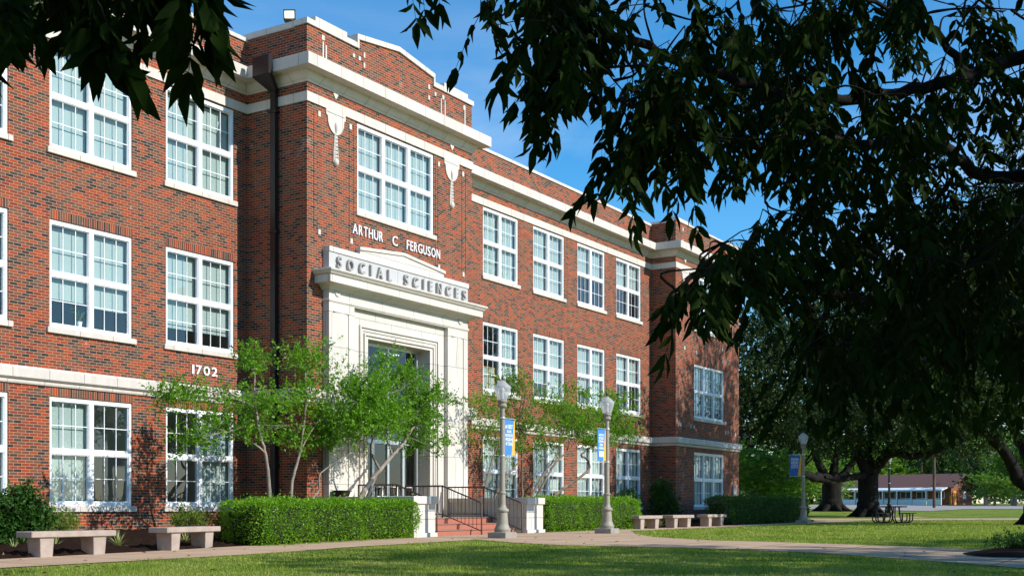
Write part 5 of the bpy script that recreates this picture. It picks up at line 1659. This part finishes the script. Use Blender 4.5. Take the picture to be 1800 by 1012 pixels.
# ================================================================== THE PECAN OVER THE CAMERA
PB = RF(8.2, 3.6, 0); PB.z = zg(PB.x, PB.y)
PC = thing('pecan_tree', PB, 'large pecan tree whose dark drooping leaves fill the top and right foreground', 'tree')
wood = MB()
def PR(r, f, z): return RF(r, f, z)
top = PR(8.0, 3.7, 3.4)
limb(wood, [PR(8.2, 3.6, -0.4), PR(8.15, 3.6, 1.2), top, PR(8.3, 4.2, 6.0), PR(8.4, 4.6, 9.5)], 0.36, 0.12, 12)
LIMBS = [
 [top, PR(6.6, 4.6, 4.6), D3(1900, 60, 8.5), D3(1700, 130, 8.6), D3(1480, 175, 8.4), D3(1250, 130, 7.6), D3(1090, 60, 7.0), D3(960, 20, 6.7), D3(910, 30, 6.5)],
 [top, PR(6.4, 6.0, 4.0), D3(1850, 300, 9.0), D3(1650, 260, 8.8), D3(1450, 250, 8.4), D3(1300, 250, 7.8), D3(1190, 200, 7.2), D3(1110, 190, 6.9)],
 [top, PR(6.8, 7.0, 3.4), D3(1840, 480, 9.6), D3(1640, 540, 9.4), D3(1480, 520, 8.6), D3(1360, 480, 7.6), D3(1260, 470, 6.8), D3(1190, 510, 6.4)],
 [top, PR(6.8, 7.5, 3.0), D3(1850, 560, 11), D3(1700, 620, 11), D3(1560, 640, 10.5), D3(1440, 640, 10)],
 [top, PR(6.2, 5.0, 6.0), D3(1800, -150, 9.5), D3(1550, -120, 9.2), D3(1300, -80, 8.6), D3(1120, -40, 8)],
 [top, PR(5.2, 4.0, 5.0), PR(2.6, 3.8, 4.2), PR(0.5, 3.8, 3.2), PR(-0.5, 3.75, 2.75), PR(-1.1, 3.7, 2.58), PR(-1.7, 3.6, 2.5)],
 [D3(1640, 540, 9.4), D3(1560, 470, 9.2), D3(1480, 420, 9.0), D3(1400, 370, 8.6)],
 [D3(1700, 130, 8.6), D3(1620, 40, 8.4), D3(1500, -10, 8.2)],
 [PR(8.3, 4.2, 6.0), PR(9.6, 6, 7.5), PR(11, 7.5, 8.5)], [PR(8.3, 4.2, 6.0), PR(10.5, 2.5, 7.5), PR(12.5, 1.5, 8.4)], [PR(8.3, 4.2, 6.0), PR(7.2, 1.5, 7.6), PR(6.5, -1, 8.6)],
 [PR(8.35, 4.4, 8), PR(6.4, 5.5, 8.6), PR(4.4, 6.4, 8.8)],
]
LP_ = []
for i, l in enumerate(LIMBS):
    r0 = [.075, .075, .08, .07, .08, .10, .035, .035, .16, .16, .16, .14][i]
    c = limb(wood, l, r0, 0.012, 7, 9, 0.015)
    LP_ += c[4:]
LPA = np.array([p[:] for p in LP_])
leafP, leafD, leafT = [], [], []
def inside(poly, x, y):
    c = False
    n = len(poly)
    for i in range(n):
        x1, y1 = poly[i]; x2, y2 = poly[i - 1]
        if (y1 > y) != (y2 > y) and x < (x2 - x1) * (y - y1) / (y2 - y1) + x1: c = not c
    return c
def spray(p, n=5, tw=0.26, rach=(0.16, 0.26), lf=(0.08, 0.125), detail=True, toward=None):
    """a twig with compound leaves hanging from it"""
    global LPA
    p = Vector(p)
    dd = np.linalg.norm(LPA - np.array(p[:]), axis=1)
    j = int((dd + 1.2 * np.maximum(0, p.z - LPA[:, 2])).argmin())      # twigs hang from a limb above them
    a = Vector(LPA[j])
    if detail and dd[j] < 2.5:
        mid = a.lerp(p, 0.5) + Vector(rng.normal(size=3) * 0.12 * min(1.0, dd[j])) + Vector((0, 0, 0.05 * min(1.0, dd[j])))
        cp_ = curve_pts([a, mid, p], 4)
        wood.tube(cp_, np.linspace(0.009, 0.0035, 9), 5)
        LPA = np.vstack([LPA] + [np.array(q[:])[None] for q in cp_[2:]])     # later twigs may fork from this one
    d = (p - a)
    if d.length < 0.05 or not detail: d = Vector(rng.normal(size=3))
    d.normalize()
    d = (d + Vector(rng.normal(size=3) * 0.6) + Vector((0, 0, -0.3))).normalized()
    e = p + d * tw + Vector((0, 0, -0.05))
    if detail: wood.tube([p, p.lerp(e, .5) + Vector((0, 0, 0.015)), e], [0.0035, 0.003, 0.002], 4)
    for k in range(n):
        b = p.lerp(e, (k + 0.6) / n)
        az_ = rng.random() * 6.283
        rd = Vector((math.cos(az_), math.sin(az_), 0)) * 0.7 + d * 0.4 + Vector((0, 0, -0.45 - 0.7 * rng.random()))
        rd.normalize()
        R_ = rach[0] + (rach[1] - rach[0]) * rng.random()
        npair = 3 + int(rng.random() * 2.5)
        sid = rd.cross(Vector((0, 0, 1)))
        if sid.length < 0.1: sid = Vector((1, 0, 0))
        sid.normalize()
        t = rng.random()
        for q in range(npair * 2 + 1):
            f = min(1.0, (q // 2 + 1) / (npair + 0.3)) if q < npair * 2 else 1.0
            pos_ = b + rd * (R_ * f) + Vector((0, 0, -0.35 * R_ * f * f))
            if q == npair * 2: ld = rd + Vector((0, 0, -0.5))
            else: ld = rd * 0.55 + sid * (0.75 if q % 2 else -0.75) + Vector((0, 0, -0.55 - 0.35 * rng.random()))
            leafP.append(pos_[:]); leafD.append((ld + Vector(rng.normal(size=3) * 0.16))[:])
            leafT.append(((lf[0] + (lf[1] - lf[0]) * f) * (0.85 + 0.3 * rng.random()), t * 0.6 + 0.4 * rng.random()))
        if detail: wood.tube([b, b + rd * R_ * .5 + Vector((0, 0, -.09 * R_)), b + rd * R_ + Vector((0, 0, -0.35 * R_))], [0.0022, 0.0018, 0.0012], 3, False)
def fill(poly, num, d0, d1, holes=(), **kw):
    xs = [p[0] for p in poly]; ys = [p[1] for p in poly]
    c = 0; tries = 0
    while c < num and tries < num * 80:
        tries += 1
        u = min(xs) + rng.random() * (max(xs) - min(xs)); v = min(ys) + rng.random() * (max(ys) - min(ys))
        if not inside(poly, u, v): continue
        if any(inside(h, u, v) for h in holes): continue
        spray(atd(u, v, d0 + (d1 - d0) * rng.random()), **kw)
        c += 1
HOLES = [[(1420, 60), (1530, 60), (1540, 190), (1440, 200)], [(1690, 60), (1760, 60), (1780, 140), (1720, 150)], [(1660, 190), (1800, 150), (1800, 300), (1720, 300)], [(1370, 250), (1420, 230), (1440, 330), (1390, 340)], [(1520, 230), (1580, 210), (1590, 300), (1530, 300)], [(1590, 60), (1640, 40), (1650, 130), (1600, 140)]]
# hanging clusters, left to right
fill([(940, -80), (1020, -80), (1010, 10), (985, 60), (1005, 100), (985, 135), (955, 120), (950, 40)], 22, 5.6, 6.6)
fill([(1085, 120), (1150, 105), (1205, 140), (1210, 210), (1160, 240), (1105, 225), (1085, 180)], 22, 5.8, 7.0)
fill([(1060, -60), (1320, -60), (1300, 20), (1230, 70), (1130, 10)], 10, 6.6, 8.4)
fill([(1290, -60), (1480, -60), (1480, 300), (1370, 280), (1300, 220), (1295, 100)], 50, 6.6, 9.5, HOLES)
fill([(1235, 425), (1290, 415), (1300, 465), (1265, 505), (1235, 475)], 8, 5.6, 6.3, tw=0.22)
fill([(1330, 340), (1800, 300), (1880, 640), (1720, 600), (1600, 590), (1500, 620), (1440, 600), (1410, 540), (1375, 460)], 132, 6.6, 11.0, HOLES[2:])
fill([(1480, -60), (1880, -60), (1880, 300), (1480, 300)], 62, 6.6, 11.0, HOLES)
for u, v, d in ((775, -95, 6.0), (850, -70, 6.0), (1420, 640, 7.4), (1530, 650, 7.4), (1465, 610, 7.0), (1600, 630, 7.0), (1640, 600, 6.8), (1700, 620, 7.2), (1770, 640, 7.4)): spray(D3(u, v, d), 3)
fill([(1850, -80), (2500, -80), (2500, 460), (1850, 600)], 80, 6.6, 10.5)
# cluster over the upper left
UL = dict(n=4, tw=0.11, rach=(0.10, 0.17), lf=(0.068, 0.105))
fill([(80, -190), (320, -200), (305, -110), (270, -90), (200, -85), (110, -70)], 20, 3.3, 4.0, (), **UL)
fill([(-60, -80), (90, -80), (60, -25), (-40, 0)], 7, 3.4, 4.0, (), **UL)
fill([(110, -15), (165, -15), (165, 20), (110, 10)], 2, 3.3, 3.5, (), n=3, tw=0.08, rach=(0.08, 0.12), lf=(0.11, 0.14))
fill([(295, -70), (340, -70), (340, -30), (300, -25)], 3, 3.3, 3.5, (), n=3, tw=0.08, rach=(0.08, 0.12), lf=(0.11, 0.14))
# the rest of the crown, to the right of and above the picture: it keeps the sun off everything above
cnt = 0
while cnt < 1000:
    r, f, z = -9 + 26 * rng.random(), -9 + 24 * rng.random(), 3.2 + 9 * rng.random()
    e = ((r - 5.0) / 11.5) ** 2 + ((f - 3.0) / 10.5) ** 2 + ((z - 7.0) / 5.0) ** 2
    if e > 1: continue
    if f > 0.3:
        u, v = 900 + F * r / f, V0 - F * (z - EYE) / f
        lo = V0 - F * (z - 0.85 - EYE) / f
        if -420 - F * 0.9 / f < u < 1850 + F * 0.9 / f and lo > -40: continue
    elif z < 3.6: continue
    spray(PR(r, f, z), 6, 0.5, (0.3, 0.42), (0.14, 0.2), False)
    cnt += 1
P_ = np.array(leafP); D_ = np.array(leafD); T__ = np.array(leafT)
V, fs, kv = leaves(P_, D_, T__[:, 0], T__[:, 0] * (0.32 + 0.1 * rng.random(len(P_))), 0.16, 'lance')
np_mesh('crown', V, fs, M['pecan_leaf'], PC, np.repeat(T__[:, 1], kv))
wood.build('trunk', M['pecan_bark'], PC)
print('pecan leaflets', len(P_))

leafP, leafD, leafT = [], [], []
wood = MB()
QB = RF(17.0, 15.5, 0); QB.z = zg(QB.x, QB.y)
PC2 = thing('pecan_tree', QB, 'second pecan tree outside the right edge, shading the near lawn', 'tree')
limb(wood, [RF(17.0, 15.5, -.4), RF(17.0, 15.5, 2.5), RF(16.8, 15.8, 6), RF(16.5, 16, 10)], 0.3, 0.1, 10)
LP_ = []
for k in range(7):
    a = k * 0.9
    c = limb(wood, [RF(16.9, 15.6, 3 + .7 * k), RF(16.9 + 2 * math.cos(a), 15.6 + 2 * math.sin(a), 5 + .7 * k), RF(16.6 + 5 * math.cos(a), 15.8 + 5 * math.sin(a), 6.2 + .7 * k)], 0.13, 0.02, 7)
    LP_ += c
LPA = np.array([p[:] for p in LP_])
cnt = 0
while cnt < 950:
    q = rng.normal(size=3)
    q = q / np.linalg.norm(q) * (0.45 + 0.55 * rng.random())
    r, f, z = 15.8 + 7.5 * q[0], 15.8 + 5.5 * q[1], 8.8 + 3.4 * q[2]
    if np.sin(r * 1.1) * np.sin(f * 1.0 + 1) > 0.62: continue
    u, v = 900 + F * r / f, V0 - F * (z - EYE) / f
    if u < 1900 and v > -150: continue
    spray(RF(r, f, z), 6, 0.5, (0.3, 0.42), (0.14, 0.2), False); cnt += 1
P_ = np.array(leafP); D_ = np.array(leafD); T__ = np.array(leafT)
V, fs, kv = leaves(P_, D_, T__[:, 0], T__[:, 0] * 0.30, 0.14, 'lance')
np_mesh('crown', V, fs, M['pecan_leaf'], PC2, np.repeat(T__[:, 1], kv))
wood.build('trunk', M['pecan_bark'], PC2)

# ================================================================== GRASS
def on_walk(x, y):
    a = (y > -7.25) & (y < -4.6)
    lx = np.interp(-y, [7.0, 9.0, 10.6, 13.2, 16.0, 18.6, 20.4, 24], [24.6, 23.4, 23.0, 23.4, 23.0, 21.3, 19.9, 18])
    rx = np.interp(-y, [6.9, 8.4, 10.2, 12.2, 14.6, 17.2, 20.6, 24.4], [33.6, 30.8, 28.2, 27.0, 26.8, 26.4, 25.0, 23.4])
    b = (x > lx) & (x < rx) & (y < -6.9)
    far = (x > 34.5)
    a = a & ~((far) & (y < -6.42))
    return a | b | (y > -4.7)
def blades(d0, d1, n, h0, w):
    dd = np.sqrt(d0 ** 2 + rng.random(n) * (d1 ** 2 - d0 ** 2))
    r = (rng.random(n) * 2 - 1) * dd * 0.46
    x = r * cs + dd * sn; y = -r * sn + dd * cs - DIST
    k = ~on_walk(x, y)
    bx, by = gpt(1800, 22.8).x, gpt(1800, 22.8).y
    k &= ((x - bx) / 1.5) ** 2 + ((y - by) / 1.1) ** 2 > 1
    x, y, dd = x[k], y[k], dd[k]
    n = len(x)
    z = np.interp(dd, GD, GZ)
    # weedy tufts stand taller here and there
    tf = np.sin(x * 1.7 + 1.3 * np.sin(y * 0.9)) * np.sin(y * 1.9 + 1.1 * np.sin(x * 1.3))
    h = h0 * (0.55 + 0.6 * rng.random(n)) * (1 + 0.9 * np.clip(tf - 0.55, 0, 1) * 2)
    a = rng.random(n) * 6.283
    lean = 0.25 + 0.6 * rng.random(n)
    P = np.stack([x, y, z - 0.004], 1)
    sd = np.stack([np.cos(a), np.sin(a), np.zeros(n)], 1) * (w * (0.7 + 0.6 * rng.random(n)))[:, None]
    ln = np.stack([-np.sin(a), np.cos(a), np.zeros(n)], 1)
    tip = P + ln * (h * lean)[:, None] + np.array([0, 0, 1.0]) * h[:, None]
    V = np.stack([P - sd, P + sd, tip], 1).reshape(-1, 3)
    Fc = np.arange(n * 3).reshape(-1, 3)
    return V, Fc, np.repeat(rng.random(n) * 0.8 + 0.1 - 0.25 * np.clip(tf, 0, 1), 3)
# a few dry fallen leaves
n_ = 260
d_ = 14 + 22 * rng.random(n_); r_ = (rng.random(n_) * 2 - 1) * d_ * 0.44
fx, fy = r_ * cs + d_ * sn, -r_ * sn + d_ * cs - DIST
P_ = np.stack([fx, fy, np.interp(d_, GD, GZ) + 0.035], 1)
D_ = rng.normal(size=(n_, 3)) * np.array([1, 1, 0.25])
V, fs, kv = leaves(P_, D_, 0.07 + 0.05 * rng.random(n_), 0.03 + 0.02 * rng.random(n_), flat=0.6)
fl_ = np_mesh('fallen_leaves', V, fs, leaf_mat('dry leaf', (0.10, 0.055, 0.02), (0.30, 0.19, 0.08), 0.1), None, np.repeat(rng.random(n_), kv))
tag(fl_, 'dry brown fallen leaves scattered over the lawn and walks', 'leaves', kind='stuff')
Vs, Fs, Ts = [], [], []
o_ = 0
for a in ((13, 20, 70000, 0.045, 0.0045), (20, 28, 90000, 0.045, 0.006), (28, 40, 80000, 0.05, 0.009), (40, 62, 60000, 0.055, 0.014)):
    V, Fc, t_ = blades(*a)
    Vs.append(V); Fs.append(Fc + o_); Ts.append(t_); o_ += len(V)
g = np_mesh('grass', np.concatenate(Vs), [np.concatenate(Fs)], M['blade'], None, np.concatenate(Ts))
tag(g, 'short green lawn grass with worn yellowish patches in front of the building', 'grass', kind='stuff')
print('done')
